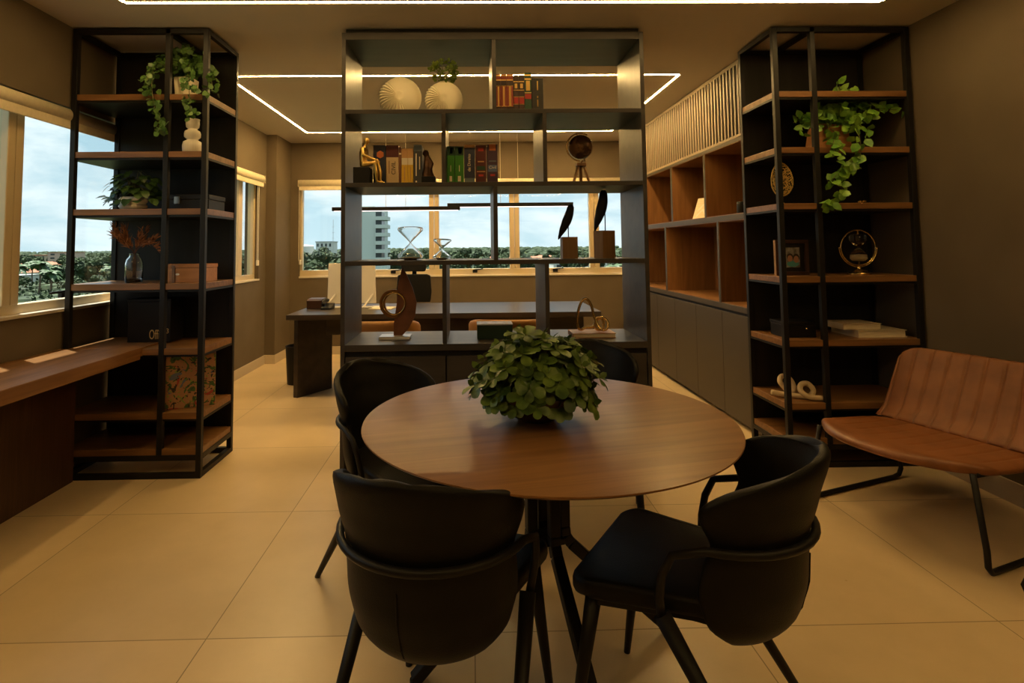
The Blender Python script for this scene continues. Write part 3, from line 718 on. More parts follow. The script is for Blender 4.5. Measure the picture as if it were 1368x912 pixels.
# ------------------------------------------------------------------ divider shelf: vases, figures
def ribvase(label, px, r, hole=False, group=None):
    x = px2x(px, 3.5); y = 3.50; c = Vector((x, y, ZA + r*.93))
    t = thing('ribbed_vase', label, 'vase', (x,y,ZA), 0, group)
    Mx = Matrix.Translation(c) @ Matrix.Rotation(PI/2, 4, 'X') 
    n = 252; b = MB()
    prof = [(r*math.sin(PI*i/28)**.9 if 0 < i < 28 else 0, -r*.55*math.cos(PI*i/28)) for i in range(29)]
    b.lathe(prof, n=n, M=Mx)
    for v in b.bm.verts:
        dx, dz = v.co.x-c.x, v.co.z-c.z; k = math.hypot(dx, dz)/r
        if k > .02:
            a = math.atan2(dz, dx); mk = max(0, math.cos(a-math.radians(212))); mk = min(1, mk*2.2)
            rib = abs(math.sin(a*18))**1.3
            s_ = r*.10*mk*min(1, max(0,(k-.10)/.4))*(rib-.6)
            d = (v.co-c).normalized(); v.co += d*s_
        else: v.co.y += r*.10 if v.co.y < c.y else 0
        if v.co.z > c.z + r*.955: v.co.z = c.z + r*.955
        if v.co.z < ZA: v.co.z = ZA
    b.build('vase_body', M['ceramic'], t, smooth=True)
    MB().torus((x,y,c.z+r*.955), r*.24, .004, n=28, m=8).build('mouth_rim', M['ceramic'], t, smooth=True)
    return t, c
ribvase('larger cream ribbed round vase standing empty on the top shelf', 535, .134)
t, c = ribvase('smaller cream ribbed round vase with a small green shrub', 593.5, .119)
lf = MB(); st = MB()
for k in range(110):
    d = rv().normalized(); rr = R.uniform(.35,1)**.5
    p = Vector((c.x, c.y, 2.13+.305)) + Vector((d.x*.092*rr, d.y*.075*rr, d.z*.075*rr - .012))
    if k % 5 == 0: st.tube([(c.x,c.y,c.z+.10),((c.x+p.x)/2,(c.y+p.y)/2,p.z-.02),p], .0018, 5)
    for j in range(4): lf.leaf(p, d+rv(.8), rv().normalized(), R.uniform(.016,.026), .018, .1, .15)
st.build('stems', M['stem'], t); lf.build('foliage', M['leaf_box'], t, smooth=True)

def limb_body(name, chains, balls, m, parent, vox):
    b = MB()
    for pts, rs in chains: b.tube(pts, rs, 10)
    for pts, rs in chains:
        for q_, r_ in zip(pts, rs): b.sphere(q_, r_*.98, 10)
    for c_, r_, sc_ in balls: b.sphere(c_, r_, 14, sc_)
    o = b.build(name, m, parent, smooth=True)
    rm = o.modifiers.new('r', 'REMESH'); rm.mode = 'VOXEL'; rm.voxel_size = vox; rm.use_smooth_shade = True
    sm = o.modifiers.new('s', 'SMOOTH'); sm.iterations = 2; sm.factor = .5
    return o
# seated gilt figure (faces right), on a black block
fy = 3.365; x0 = px2x(486.5, fy)
t = thing('seated_figurine', 'small gilt figurine of a man sitting on a black block', 'figurine', (x0+.02,fy,ZB))
MB().box(x0-.055, x0+.045, fy-.05, fy+.05, ZB, ZB+.098).build('block', M['black_box'], t, bevel=.003)
q = lambda dx, dy, dz: (x0+dx, fy+dy, ZB+dz)
chains = [([q(.0,0,.118),q(-.004,0,.155),q(.0,0,.195),q(.004,0,.222)],[.026,.022,.027,.014]),
 ([q(.004,0,.222),q(.012,0,.243)],[.010,.010]),
 ([q(.0,-.036,.210),q(.004,-.05,.172),q(.05,-.03,.150),q(.072,-.022,.146)],[.013,.011,.009,.008]),
 ([q(.0,.036,.210),q(.010,.048,.170),q(.055,.032,.152),q(.078,.02,.150)],[.013,.011,.009,.008]),
 ([q(.005,-.022,.116),q(.07,-.026,.124),q(.078,-.022,.065),q(.084,-.02,.014),q(.106,-.022,.009)],[.020,.014,.013,.008,.007]),
 ([q(.005,.022,.118),q(.082,.018,.136),q(.096,.014,.075),q(.098,.012,.018),q(.120,.010,.010)],[.020,.014,.013,.008,.007]),
 ([q(.0,-.034,.208),q(.0,.034,.208)],[.016,.016])]
limb_body('body', chains, [(q(.017,0,.264),.018,(1,.85,1.2)),(q(.033,0,.260),.005,(1,1,1))], M['gold'], t, .0032)
# dark robed figure on a black block
fy = 3.46; x0 = px2x(568, 3.47)
t = thing('robed_figurine', 'dark bronze robed figurine on a black block at the end of the book row', 'figurine', (x0+.015,fy,ZB))
MB().box(x0-.02, x0+.065, fy-.045, fy+.045, ZB, ZB+.052).build('block', M['black_box'], t, bevel=.003)
q = lambda dx, dy, dz: (x0+dx, fy+dy, ZB+.05+dz)
chains = [([q(.014,0,.0),q(.016,0,.05),q(.018,0,.095),q(.012,0,.128)],[.038,.030,.028,.018]),
 ([q(.022,-.022,.118),q(.044,-.022,.082),q(.036,-.02,.052)],[.013,.012,.009]),([q(.03,0,.02),q(.046,0,.0)],[.022,.016])]
limb_body('body', chains, [(q(.004,0,.152),.020,(1,.95,1.15)),(q(-.012,0,.148),.006,(1,1,1))], M['bronze'], t, .0035)
# desk globe on tripod
x0 = px2x(775.5, 3.5); gy = 3.5; gz = 1.932
t = thing('tripod_globe', 'small dark bronze globe on a wooden tripod on the second shelf', 'globe', (x0,gy,ZB))
MB().sphere((x0,gy,gz), .078, 32).build('sphere', noisy(mat('globe_map', (.10,.05,.025), .22, .3), (.09,.045,.022), (.28,.15,.065), 9, lo=.47, hi=.53), t, smooth=True)
Mx = Matrix.Translation((x0,gy,gz)) @ Matrix.Rotation(math.radians(20), 4, 'Y') @ Matrix.Rotation(PI/2, 4, 'X')
MB().torus((0,0,0), .0885, .005, M=Mx, n=40, m=8, a0=math.radians(80), a1=math.radians(285)).build('meridian_arm', M['brass'], t, smooth=True)
MB().cyl((x0-.025,gy,gz+.093),(x0+.028,gy,gz-.092),.003,n=8).build('axis_pin', M['brass'], t)
MB().box(x0-.03,x0+.03,gy-.03,gy+.03,1.808,1.828).cyl((x0,gy,1.828),(x0+.012,gy,gz-.084),.006,n=10).build('tripod_head', M['bronze'], t, bevel=.002)
for a in (200, 330, 80):
    c, s_ = math.cos(math.radians(a)), math.sin(math.radians(a))
    MB().bar((x0+.018*c,gy+.018*s_,1.815),(x0+.058*c,gy+.058*s_,ZB),.018,.013).build('leg', M['woodblock'], t, bevel=.002)

# hourglasses
def hourglass(label, px, r, h, lean=0):
    x = px2x(px, 3.5); y = 3.5
    t = thing('hourglass', label, 'hourglass', (x,y,ZC), 0)
    P = [(0,.0),(.55,.0),(.9,.03),(1,.09),(.93,.15),(.5,.33),(.10,.48),(.055,.51),(.10,.54),(.5,.70),(.96,.88),(1.0,.93),(.93,.975),(.6,1.0),(0,1.0)]
    prof = [(a*r, b_*h) for a, b_ in P]
    prof += [(max(0, a*r-.0025), min(max(b_*h, .0025), h-.0025)) for a, b_ in P[::-1]]
    Mx = Matrix.Translation((x,y,ZC+.004)) @ Matrix.Rotation(lean, 4, 'Y')
    MB().lathe(prof, n=40, M=Mx).build('glass_body', M['glass'], t, smooth=True, recalc=False)
    b = MB().lathe([(0,.02*h),(.80*r,.03*h),(.88*r,.06*h),(.5*r,.075*h),(0,.085*h)], n=32, M=Mx).build('sand', M['sand'], t, smooth=True)
    MB().lathe([(0,-.004),(.5*r,-.004),(.5*r,.004),(0,.004)], n=28, M=Mx).build('base', M['bronze'], t)
hourglass('larger clear glass hourglass with pale sand on the open shelf', 548, .081, .205)
hourglass('smaller clear glass hourglass beside the large one', 589, .058, .128, .04)

# birds on blocks
def bird(label, pb0, pb1, zt, head, tail, rodx, rz, m='woodblock'):
    xa, xb = px2x(pb0, 3.5), px2x(pb1, 3.5); xc = (xa+xb)/2; y = 3.5
    t = thing('bird_figurine', label, 'figurine', (xc,y,ZC))
    w = (xb-xa)/(abs(math.cos(rz))+abs(math.sin(rz)))
    MB().boxm(w, w, zt-ZC, Matrix.Translation((xc,y,ZC)) @ Matrix.Rotation(rz,4,'Z')).build('block', M[m], t, bevel=.002)
    hx, hz = head; tx, tz = tail; L = math.hypot(hx-tx, hz-tz)
    b = MB(); N = 14; pts = []; rs = []
    for i in range(N+1):
        k = i/N
        pts.append((hx+(tx-hx)*k + L*.045*math.sin(k*PI)*(1.1-k)*1.6, y, hz+(tz-hz)*k)); rs.append(L*.125*interp([(0,.40),(.05,.72),(.15,.80),(.3,.95),(.48,1),(.7,.76),(.9,.36),(1,.10)], k))
    b.tube(pts, rs, 14)
    for v in b.bm.verts: v.co.y = y + (v.co.y-y)*.75
    b.build('body', M['blackplastic'], t, smooth=True)
    MB().cyl((rodx,y,zt),(rodx,y,hz+(tz-hz)*.55),.0035,n=8).build('rod', M['steel_blue'], t)
bird('smaller black bird figurine perched on a low wooden block', 747.5, 767.5, 1.360, (.637,1.565), (.553,1.345), .617, 0)
bird('larger black bird figurine perched on a tall wooden block', 791.5, 818, 1.398, (.845,1.655), (.785,1.395), .852, math.radians(24))

# ring sculpture
y = 3.52; Xs = lambda px: px2x(px, y); Zs = lambda v: 1.3-(v-331)*.00467
t = thing('ring_sculpture', 'rust coloured blade sculpture with a brass ring on a pale slab', 'sculpture', (Xs(528),y,ZD))
MB().box(Xs(508.5),Xs(548.5),y-.06,y+.06,ZD,ZD+.018).build('base_slab', M['ceramic_white'], t, bevel=.002)
poly = [(526,449),(526,432),(530,405),(531,382),(537,357),(543,366),(551,385),(556,404),(554,422),(546,438),(536,449)]
MB().prism([(Xs(a), Zs(b_)) for a, b_ in poly[::-1]], y-.006, y+.006, lambda u,v,d:(u,d,v)).build('blade', M['rust'], t, bevel=.002)
Mx = Matrix.Translation((Xs(526.5), y-.014, Zs(405))) @ Matrix.Rotation(PI/2,4,'X')
MB().torus((0,0,0), .068, .0055, M=Mx, n=48, m=8).build('ring', M['brass'], t, smooth=True)
a = [math.radians(75+210*k/30) for k in range(31)]
cres = [(Xs(526)+.088*math.cos(k), Zs(405)+.088*math.sin(k)) for k in a] + [(Xs(529)+.066*math.cos(k), Zs(405)+.066*math.sin(k)) for k in a[::-1]]
b = MB(); g = [[b.bm.verts.new((cres[i][0], yy, cres[i][1])) for i in range(62)] for yy in (y-.012, y-.004)]
for k in range(30):
    i, j, i2, j2 = k, k+1, 61-k, 60-k
    for f in ((g[0][i],g[0][j],g[0][j2],g[0][i2]),(g[1][i2],g[1][j2],g[1][j],g[1][i]),(g[0][j],g[0][i],g[1][i],g[1][j]),(g[0][i2],g[0][j2],g[1][j2],g[1][i2])): b.bm.faces.new(f)
b.build('crescent', M['bronze'] if False else mat('copper_brown', (.30,.15,.05), .35, .7), t)

t = thing('keepsake_box', 'dark green box with a pale picture lid, low on the divider shelf', 'box', (.143,3.52,ZD))
MB().box(.034,.252,3.44,3.58,ZD,ZD+.083).build('box_body', mat('box_green', (.02,.045,.03), .4), t, bevel=.002)
MB().box(.032,.254,3.438,3.582,ZD+.083,ZD+.090).build('lid', mat('lid_grey', (.36,.35,.33), .45), t, bevel=.0015)
MB().box(.06,.225,3.46,3.56,ZD+.0901,ZD+.091).build('picture', noisy(mat('lid_picture', (.3,.22,.14), .4), (.14,.12,.09), (.55,.38,.22), 22), t)

t = thing('closed_book', 'tan hardcover book lying under the brass knot sculpture', 'book', (.75,3.52,ZD))
MB().box(.626,.888,3.43,3.61,ZD,ZD+.004).box(.626,.888,3.43,3.61,ZD+.024,ZD+.028).box(.622,.627,3.43,3.61,ZD,ZD+.028).build('cover', BK['tan'], t, bevel=.001)
MB().box(.628,.884,3.434,3.606,ZD+.0042,ZD+.0238).build('pages', M['paper'], t)
t = thing('knot_sculpture', 'polished brass wire loop and knot sculpture on the tan book', 'sculpture', (.73,3.52,ZD+.028))
zk = ZD+.028; y = 3.50
pts = [(.672,y,zk+.018),(.662,y,zk+.06),(.668,y,zk+.12),(.685,y,zk+.175),(.708,y,zk+.205),(.735,y,zk+.195),(.755,y,zk+.155),(.768,y,zk+.10),(.785,y-.01,zk+.05),(.80,y-.02,zk+.02),(.83,y-.02,zk+.012),(.852,y-.015,zk+.035),(.848,y,zk+.07),(.82,y+.015,zk+.085),(.79,y+.02,zk+.07),(.775,y+.015,zk+.04),(.79,y+.005,zk+.012),(.82,y-.005,zk+.02),(.825,y-.005,zk+.06),(.81,y,zk+.088),(.785,y+.012,zk+.075),(.765,y+.015,zk+.03),(.72,y+.015,zk+.025),(.69,y+.01,zk+.012),(.672,y,zk+.018)]
def smooth_path(P, n=6):
    P = [Vector(p) for p in P]; out = []
    for i in range(len(P)-1):
        a, b_, c, d = P[max(i-1,0)], P[i], P[i+1], P[min(i+2,len(P)-1)]
        for k in range(n):
            u = k/n
            out.append(.5*((2*b_)+(c-a)*u+(2*a-5*b_+4*c-d)*u*u+(3*b_-a-3*c+d)*u**3))
    return out+[P[-1]]
MB().tube(smooth_path(pts,5), .0085, 10).build('wire_loop', M['brass'], t, smooth=True)

# ------------------------------------------------------------------ left bookcase contents
def vine(b, st, path, n, L, W, spread=.03, hang=True, rng=(.7,1.15)):
    P = smooth_path(path, 6); st.tube(P, .002, 5)
    for k in range(n):
        f = R.random()*(len(P)-1); i = int(f); p = P[i].lerp(P[min(i+1,len(P)-1)], f-i) + rv(spread)*Vector((1,.6,1)).length*.4
        o = rv().normalized()
        ld = (o + Vector((0,-.35,-.6 if hang else .2)))
        b.leaf(p, ld, Vector((0,-1,.3))+rv(.5), L*R.uniform(*rng), W*R.uniform(*rng), .15, .2)
# ivy at the top
zb = LEV[0]; x = -1.775; y = 3.46
t = thing('ivy_plant', 'trailing ivy in a square cream pot on the top of the left bookcase', 'plant', (x,y,zb))
MB().prism([(-.045,-.045),(.045,-.045),(.045,.045),(-.045,.045)], 0, 1, lambda u,v,d:(x+u*(1+.2*d), y+v*(1+.2*d), zb+.145*d)).build('pot', M['ceramic'], t, bevel=.006)
lf, st = MB(), MB(); top = (x,y,zb+.14)
for px_, py_, zz in ((-1.93,3.40,2.44),(-1.64,3.42,2.45),(-1.74,3.38,2.50),(-1.86,3.46,2.49),(-1.60,3.40,2.37),(-1.82,3.35,2.42)):
    vine(lf, st, [top, ((x+px_)/2,(y+py_)/2,zz+.03), (px_,py_,zz)], 58, .036, .034, .055, False)
vine(lf, st, [top,(-1.88,3.34,2.43),(-1.86,3.235,2.30),(-1.84,3.23,2.14),(-1.80,3.23,2.05),(-1.80,3.235,1.99)], 84, .036, .034, .045)
vine(lf, st, [top,(-1.92,3.36,2.40),(-1.90,3.26,2.32),(-1.89,3.24,2.22)], 44, .035, .033, .042)
vine(lf, st, [top,(-1.70,3.34,2.42),(-1.65,3.235,2.31),(-1.635,3.23,2.18),(-1.63,3.235,2.08)], 80, .036, .034, .042)
vine(lf, st, [top,(-1.62,3.36,2.42),(-1.55,3.30,2.34),(-1.53,3.28,2.24)], 52, .036, .034, .05)
st.build('vines', M['stem'], t); lf.build('foliage', M['leaf_ivy'], t, smooth=True)
# stacked bulb vase
x = -1.695; y = 3.39; zb = LEV[1]
t = thing('stacked_vase', 'white ribbed vase of three stacked bulbs on the left bookcase', 'vase', (x,y,zb))
P = [(0,0),(.047,0),(.054,.01),(.056,.05),(.05,.075),(.033,.085),(.030,.09),(.046,.105),(.047,.125),(.043,.14),(.028,.15),(.026,.156),(.036,.165),(.039,.185),(.038,.205),(.041,.215),(.036,.216),(.03,.17),(0,.165)]
MB().lathe(P, (x,y,zb), 72, rfun=lambda u,z: 1+.012*math.sin(u*2*PI*24)).build('vase_body', M['ceramic_white'], t, smooth=True)
# leafy plant in a rolled pot
x = -2.06; y = 3.42; zb = LEV[2]
t = thing('leafy_plant', 'dark leafy plant in a white double-rolled pot by the window on the left bookcase', 'plant', (x,y,zb))
MB().lathe([(0,0),(.055,0),(.072,.012),(.078,.025),(.070,.038),(.066,.041),(.076,.052),(.078,.066),(.068,.08),(.06,.082),(.058,.07),(0,.065)], (x,y,zb), 40).build('pot', M['ceramic_white'], t, smooth=True)
lf, st = MB(), MB()
for k in range(120):
    az = R.uniform(0,6.28); d = Vector((math.cos(az), .7*math.sin(az), 0)); rr = R.uniform(.03,.15); zz = zb+.235-.9*rr+R.uniform(-.09,.04)
    if rr > .10: zz = zb+R.uniform(.03,.22)
    p = Vector((x,y,max(zz,zb+.03)))+d*rr
    if p.y > 3.66: p.y = 3.66
    if k % 3 == 0: st.tube([(x,y,zb+.07),((x+p.x)/2,(y+p.y)/2,max(p.z,zb+.1)+.03),p], .002, 5)
    lf.leaf(p, d+Vector((0,-.3,R.uniform(-.9,.2))), d+Vector((0,-.6,.8)), R.uniform(.05,.075), R.uniform(.042,.06), .1, .3)
st.build('stems', M['stem'], t); lf.build('foliage', M['leaf_dark'], t, smooth=True)
# dark storage box
t = thing('storage_box', 'dark storage box with a small metal clasp on the left bookcase', 'box', (-1.71,3.47,LEV[2]))
MB().box(-1.855,-1.585,3.38,3.60,LEV[2],LEV[2]+.062).build('box_body', M['black_box'], t, bevel=.003)
MB().box(-1.858,-1.582,3.377,3.603,LEV[2]+.0625,LEV[2]+.092).build('lid', M['black_box'], t, bevel=.003)
MB().box(-1.79,-1.755,3.371,3.378,LEV[2]+.035,LEV[2]+.08).build('clasp', mat('clasp_steel', (.25,.24,.22), .3, .9), t, bevel=.002)
# glass vase with dried stems
x = -2.045; y = 3.42; zb = LEV[3]
t = thing('dried_bouquet', 'clear glass bottle vase holding rust dried pampas stems', 'vase', (x,y,zb))
MB().lathe([(0,0),(.044,0),(.048,.006),(.048,.115),(.042,.14),(.028,.158),(.026,.172),(.029,.178),(.026,.178),(.023,.170),(.025,.155),(.039,.137),(.045,.113),(.045,.01),(0,.006)], (x,y,zb), 36).build('glass_body', M['glass'], t, smooth=True)
st = MB(); pl = MB()
ends = [(-2.16,3.40,1.455),(-2.11,3.41,1.43),(-1.98,3.42,1.44),(-2.02,3.43,1.40),(-1.93,3.42,1.36),(-1.88,3.40,1.285),(-2.13,3.36,1.40)]
for k, e in enumerate(ends):
    e = Vector(e); path = smooth_path([(x+.02*(.5-k/6),y,zb+.02),(x,y,zb+.17),((x+e.x)/2,(y+e.y)/2,zb+.24),e], 5)
    st.tube(path, .0018, 5)
    N = 90 if k in (0,1,6) else 34
    for j in range(N):
        f = R.uniform(.55,1); p = path[int(f*(len(path)-1))]
        dd = (e-Vector((x,y,zb+.17))).normalized()
        pl.leaf(p+rv(.012), dd+rv(.55), rv(), R.uniform(.03,.055), .006 if k in (0,1,6) else .009, .1, .3)
st.build('stems', M['dried_dark'], t); pl.build('plumes', M['dried'], t)
# honey wood box
t = thing('wooden_box', 'honey coloured wooden box with a small white keyhole on the left bookcase', 'box', (-1.73,3.46,LEV[3]))
MB().box(-1.86,-1.60,3.385,3.545,LEV[3],LEV[3]+.085).build('box_body', M['woodbox'], t, bevel=.002)
MB().box(-1.862,-1.598,3.383,3.547,LEV[3]+.0855,LEV[3]+.108).build('lid', M['woodbox'], t, bevel=.002)
MB().box(-1.795,-1.78,3.381,3.3835,LEV[3]+.0,LEV[3]+.1).build('band', M['counterwood'], t)
MB().prism([(.012*math.cos(k*PI/8), .006*math.sin(k*PI/8)) for k in range(16)], 0, .003, lambda u,v,d:(-1.765+u,3.3855-d,LEV[3]+.048+v)).build('keyhole_plate', M['ceramic_white'], t)
# black box lettered Office
zb = LEV[4]+.009
t = thing('display_box', 'tall black box with gold Office lettering on the left bookcase', 'box', (-1.985,3.54,zb))
MB().box(-2.10,-1.84,3.46,3.62,zb,zb+.245).build('box_body', M['black_box'], t, bevel=.002)
GL = mat('gold_ink', (.62,.42,.16), .4, .5)
MB().box(-2.102,-1.838,3.458,3.622,zb+.2455,zb+.262).build('lid', M['black_box'], t, bevel=.002)
text('Office', 'lettering', GL, t, FACE(0, 3.4585, zb+.044), .082, .0006, width=(-1.966,-1.868))
text('3', 'lettering', GL, t, FACE(0, 3.4585, zb+.066), .042, .0006, width=(-1.864,-1.850))
# floral box file
def floral():
    m = noisy(mat('floral_print', (.5,.28,.14), .5), (.34,.165,.075), (.44,.23,.11), 6)
    nt = m.node_tree; N = nt.nodes; L = nt.links; b = N['Principled BSDF']
    src = b.inputs['Base Color'].links[0].from_socket
    tc = N.new('ShaderNodeTexCoord')
    for sc, col, th, dist in ((11,(.05,.11,.03),.60,2.5),(15,(.20,.28,.05),.64,3),(9,(.36,.045,.035),.64,2),(17,(.025,.02,.02),.635,3.5),(13,(.10,.13,.20),.69,2)):
        nz = N.new('ShaderNodeTexNoise'); nz.inputs['Scale'].default_value = sc; nz.inputs['Distortion'].default_value = dist; nz.inputs['Detail'].default_value = 1
        mp = N.new('ShaderNodeMapping'); mp.inputs['Location'].default_value = (sc,sc*2,0); L.new(tc.outputs['Object'], mp.inputs[0]); L.new(mp.outputs[0], nz.inputs['Vector'])
        rp = N.new('ShaderNodeMapRange'); rp.inputs[1].default_value = th-.01; rp.inputs[2].default_value = th+.01; L.new(nz.outputs['Fac'], rp.inputs[0])
        mx = N.new('ShaderNodeMix'); mx.data_type = 'RGBA'; L.new(rp.outputs[0], mx.inputs[0]); L.new(src, mx.inputs[6]); mx.inputs[7].default_value = (*col,1)
        src = mx.outputs[2]
    L.new(src, b.inputs['Base Color']); return m
FM = floral()
t = thing('floral_box', 'tall box file printed with tropical leaves and flowers low on the left bookcase', 'box', (-1.712,3.44,LEV[5]), math.radians(24))
MB().box(-.145,.145,-.06,.06,0,.308).build('box_body', FM, t, world=False, bevel=.003)
MB().box(-.1465,-.118,-.062,.062,-.0,.3085).build('spine', mat('box_spine', (.16,.06,.03), .5), t, world=False, bevel=.003)

# ------------------------------------------------------------------ right bookcase contents
zb = LEV[1]; x = 2.27; y = 3.45
t = thing('pothos_plant', 'bright green trailing pothos in a wooden trough on the right bookcase', 'plant', (x,y,zb))
MB().prism([(-.085,-.06),(.085,-.06),(.085,.06),(-.085,.06)], 0, 1, lambda u,v,d:(x+u*(1.28-.28*d), y+v*(1.28-.28*d), zb+.165*d)).build('trough', M['woodbox'], t, bevel=.004)
lf, st = MB(), MB(); top = (x,y,zb+.16)
for e, n in (((2.00,3.36,2.05),26),((2.06,3.32,1.98),24),((2.15,3.40,2.11),22),((2.34,3.36,2.24),20),((2.30,3.34,2.15),24),((2.44,3.36,2.17),26),((2.46,3.33,2.07),26),((2.55,3.34,2.12),20),((2.63,3.33,2.12),14),((2.20,3.34,2.00),18),((2.42,3.30,1.98),18),((2.36,3.30,2.03),16)):
    vine(lf, st, [top, ((x+e[0])/2,(y+e[1])/2,max(zb+.2,e[2]+.02)), e], int(n*1.5), .060, .046, .05, False)
vine(lf, st, [top,(2.33,3.31,2.02),(2.32,3.23,1.92),(2.31,3.225,1.80),(2.28,3.225,1.76)], 38, .058, .046, .045)
vine(lf, st, [top,(2.22,3.31,1.98),(2.16,3.23,1.90),(2.17,3.225,1.82)], 26, .056, .045, .04)
vine(lf, st, [(2.28,3.225,1.80),(2.20,3.225,1.74),(2.14,3.225,1.67),(2.20,3.225,1.62),(2.16,3.225,1.56),(2.10,3.225,1.525)], 50, .056, .045, .034)
st.build('vines', M['stem'], t); lf.build('foliage', M['leaf_pothos'], t, smooth=True)
# pierced gold leaf
zb = LEV[2]; x = 1.962; y = 3.44
t = thing('gold_leaf_ornament', 'pierced gold leaf ornament standing on the right bookcase', 'ornament', (x,y,zb))
b = MB(); nx, nz_ = 40, 60; a_, c_ = .071, .108; zc = zb+.165
vs = {}
def gv(i, j):
    if (i,j) not in vs: vs[(i,j)] = b.bm.verts.new((x+a_*(2*i/nx-1), y+.01*math.cos(PI*(i/nx-.5)), zc+c_*(2*j/nz_-1)))
    return vs[(i,j)]
for i in range(nx):
    for j in range(nz_):
        u, w = 2*(i+.5)/nx-1, 2*(j+.5)/nz_-1
        rr = u*u/(1-.25*w) + w*w
        if rr > 1: continue
        hole = noise.noise(Vector((u*11, w*14-abs(u)*5, 3.3))) > .04 and rr < .86 and abs(u) > .035
        if not hole: b.bm.faces.new((gv(i,j),gv(i+1,j),gv(i+1,j+1),gv(i,j+1)))
b.build('blade', M['gold'], t, solid=.003, solid_off=0)
MB().tube([(x,y+.01,zc-c_+.004),(x+.003,y+.008,zb+.03),(x+.004,y,zb+.006)], .0035, 8).lathe([(0,0),(.028,0),(.028,.005),(.005,.009),(0,.009)], (x+.004,y,zb), 20).build('stand', M['gold'], t, smooth=True)
# tiny trinket
t = tag(MB().sphere((2.437,3.42,zb+.018), .011, 12, (1.3,1,.9)).sphere((2.463,3.42,zb+.02), .011, 12, (1.3,1,.9)).box(2.436,2.464,3.41,3.43,zb,zb+.012).build('trinket', M['brass'], smooth=True), 'tiny brass trinket on the shelf beneath the pothos', 'ornament')
# photo frame
zb = LEV[3]; x = 2.005; y = 3.45
t = thing('photo_frame', 'dark square photo frame with a small portrait on the right bookcase', 'picture frame', (x,y,zb), math.radians(4))
w = .108
MB().box(-w,w,-.014,.010,0,.022).box(-w,w,-.014,.010,.198,.22).box(-w,-w+.022,-.014,.010,.022,.198).box(w-.022,w,-.014,.010,.022,.198).build('frame', M['bowl'], t, world=False, bevel=.002)
MB().box(-w-.002,-w,-.012,.008,0,.22).build('edge_strip', M['woodblock'], t, world=False)
MB().box(-w+.022,w-.022,.0,.006,.022,.198).build('mount', M['blackpanel'], t, world=False)
ph = MB().box(-.038,.055,-.003,0,.048,.172).build('photograph', noisy(mat('photo_ground', (.2,.2,.18), .4), (.10,.09,.07), (.34,.33,.30), 30), t, world=False)
ell = lambda cx, cz, rx, rz, m, d: MB().prism([(cx+rx*math.cos(k*PI/9), cz+rz*math.sin(k*PI/9)) for k in range(18)], -d, -.003, lambda u,v,dd:(u,dd,v)).build('portrait', m, ph, world=False)
sk = mat('photo_skin', (.42,.20,.12), .5); hr = mat('photo_hair', (.03,.02,.015), .5); tl = mat('photo_teal', (.08,.30,.28), .5)
ell(.008,.070,.040,.018,tl,.0034); ell(-.010,.112,.022,.024,hr,.0036); ell(.030,.108,.021,.026,hr,.0036); ell(-.011,.104,.017,.02,sk,.0038); ell(.030,.098,.017,.022,sk,.0038)
# hourglass in a brass ring stand
x = 2.425; y = 3.44; zc = zb+.168
t = thing('ring_hourglass', 'small hourglass inside a brass ring on a turned brass foot', 'hourglass', (x,y,zb))
MB().lathe([(0,0),(.062,0),(.064,.006),(.05,.014),(.045,.022),(.026,.03),(.012,.036),(.016,.046),(.010,.054),(0,.056)], (x,y,zb), 36).build('foot', M['brass'], t, smooth=True)
Mx = Matrix.Translation((x,y,zc)) @ Matrix.Rotation(PI/2,4,'X')
MB().torus((0,0,0), .110, .004, M=Mx, n=48, m=8).build('ring', M['brass'], t, smooth=True)
MB().torus((0,0,0), .120, .0035, M=Mx, n=30, m=8, a0=PI, a1=2*PI).cyl((x-.125,y,zc),(x-.108,y,zc),.004,n=8).cyl((x+.108,y,zc),(x+.125,y,zc),.004,n=8).build('yoke', M['brass'], t, smooth=True)
P = [(0,-.085),(.035,-.083),(.047,-.07),(.046,-.045),(.02,-.012),(.005,0),(.02,.012),(.046,.045),(.047,.07),(.035,.083),(0,.085)]
hgl = MB().lathe(P, n=32, M=Matrix.Translation((x,y,zc))).build('glass_body', M['glass'], t, smooth=True)
MB().lathe([(0,-.08),(.034,-.079),(.044,-.068),(.03,-.052),(0,-.046)], n=28, M=Matrix.Translation((x,y,zc))).build('sand', M['sand'], t, smooth=True)
MB().box(x-.004,x+.004,y-.003,y+.003,zc-.110,zc-.0845).box(x-.004,x+.004,y-.003,y+.003,zc+.0845,zc+.110).build('holder', M['brass'], t)
# dark box and books
zb = LEV[4]
t = thing('dark_box', 'low dark box with a round knob on the right bookcase', 'box', (2.0,3.45,zb))
MB().box(1.905,2.10,3.38,3.54,zb,zb+.075).build('box_body', M['black_box'], t, bevel=.003)
MB().box(1.902,2.103,3.377,3.543,zb+.0755,zb+.095).build('lid', M['black_box'], t, bevel=.003)
MB().sphere((2.035,3.373,zb+.055), .006, 12).build('knob', M['brass'], t, smooth=True)
def flatbook(label, x0, x1, y0, y1, z, h, cov):
    t = thing('closed_book', label, 'book', ((x0+x1)/2,(y0+y1)/2,z), 0, 'books stacked flat on the right bookcase')
    MB().box(x0,x1,y0,y1,z,z+.004).box(x0,x1,y0,y1,z+h-.004,z+h).box(x0,x0+.004,y0,y1,z+.004,z+h-.004).build('cover', cov, t, bevel=.001)
    MB().box(x0+.005,x1-.006,y0+.006,y1-.006,z+.0042,z+h-.0042).build('pages', M['paper'], t)
    return t
fb = mat('cover_pale', (.66,.56,.40), .45)
flatbook('large pale hardcover book at the bottom of the flat stack', 2.335, 2.632, 3.345, 3.60, zb, .044, fb)
flatbook('smaller pale hardcover book on top of the flat stack', 2.26, 2.50, 3.37, 3.56, zb+.0445, .036, mat('cover_tan', (.56,.44,.29), .45))
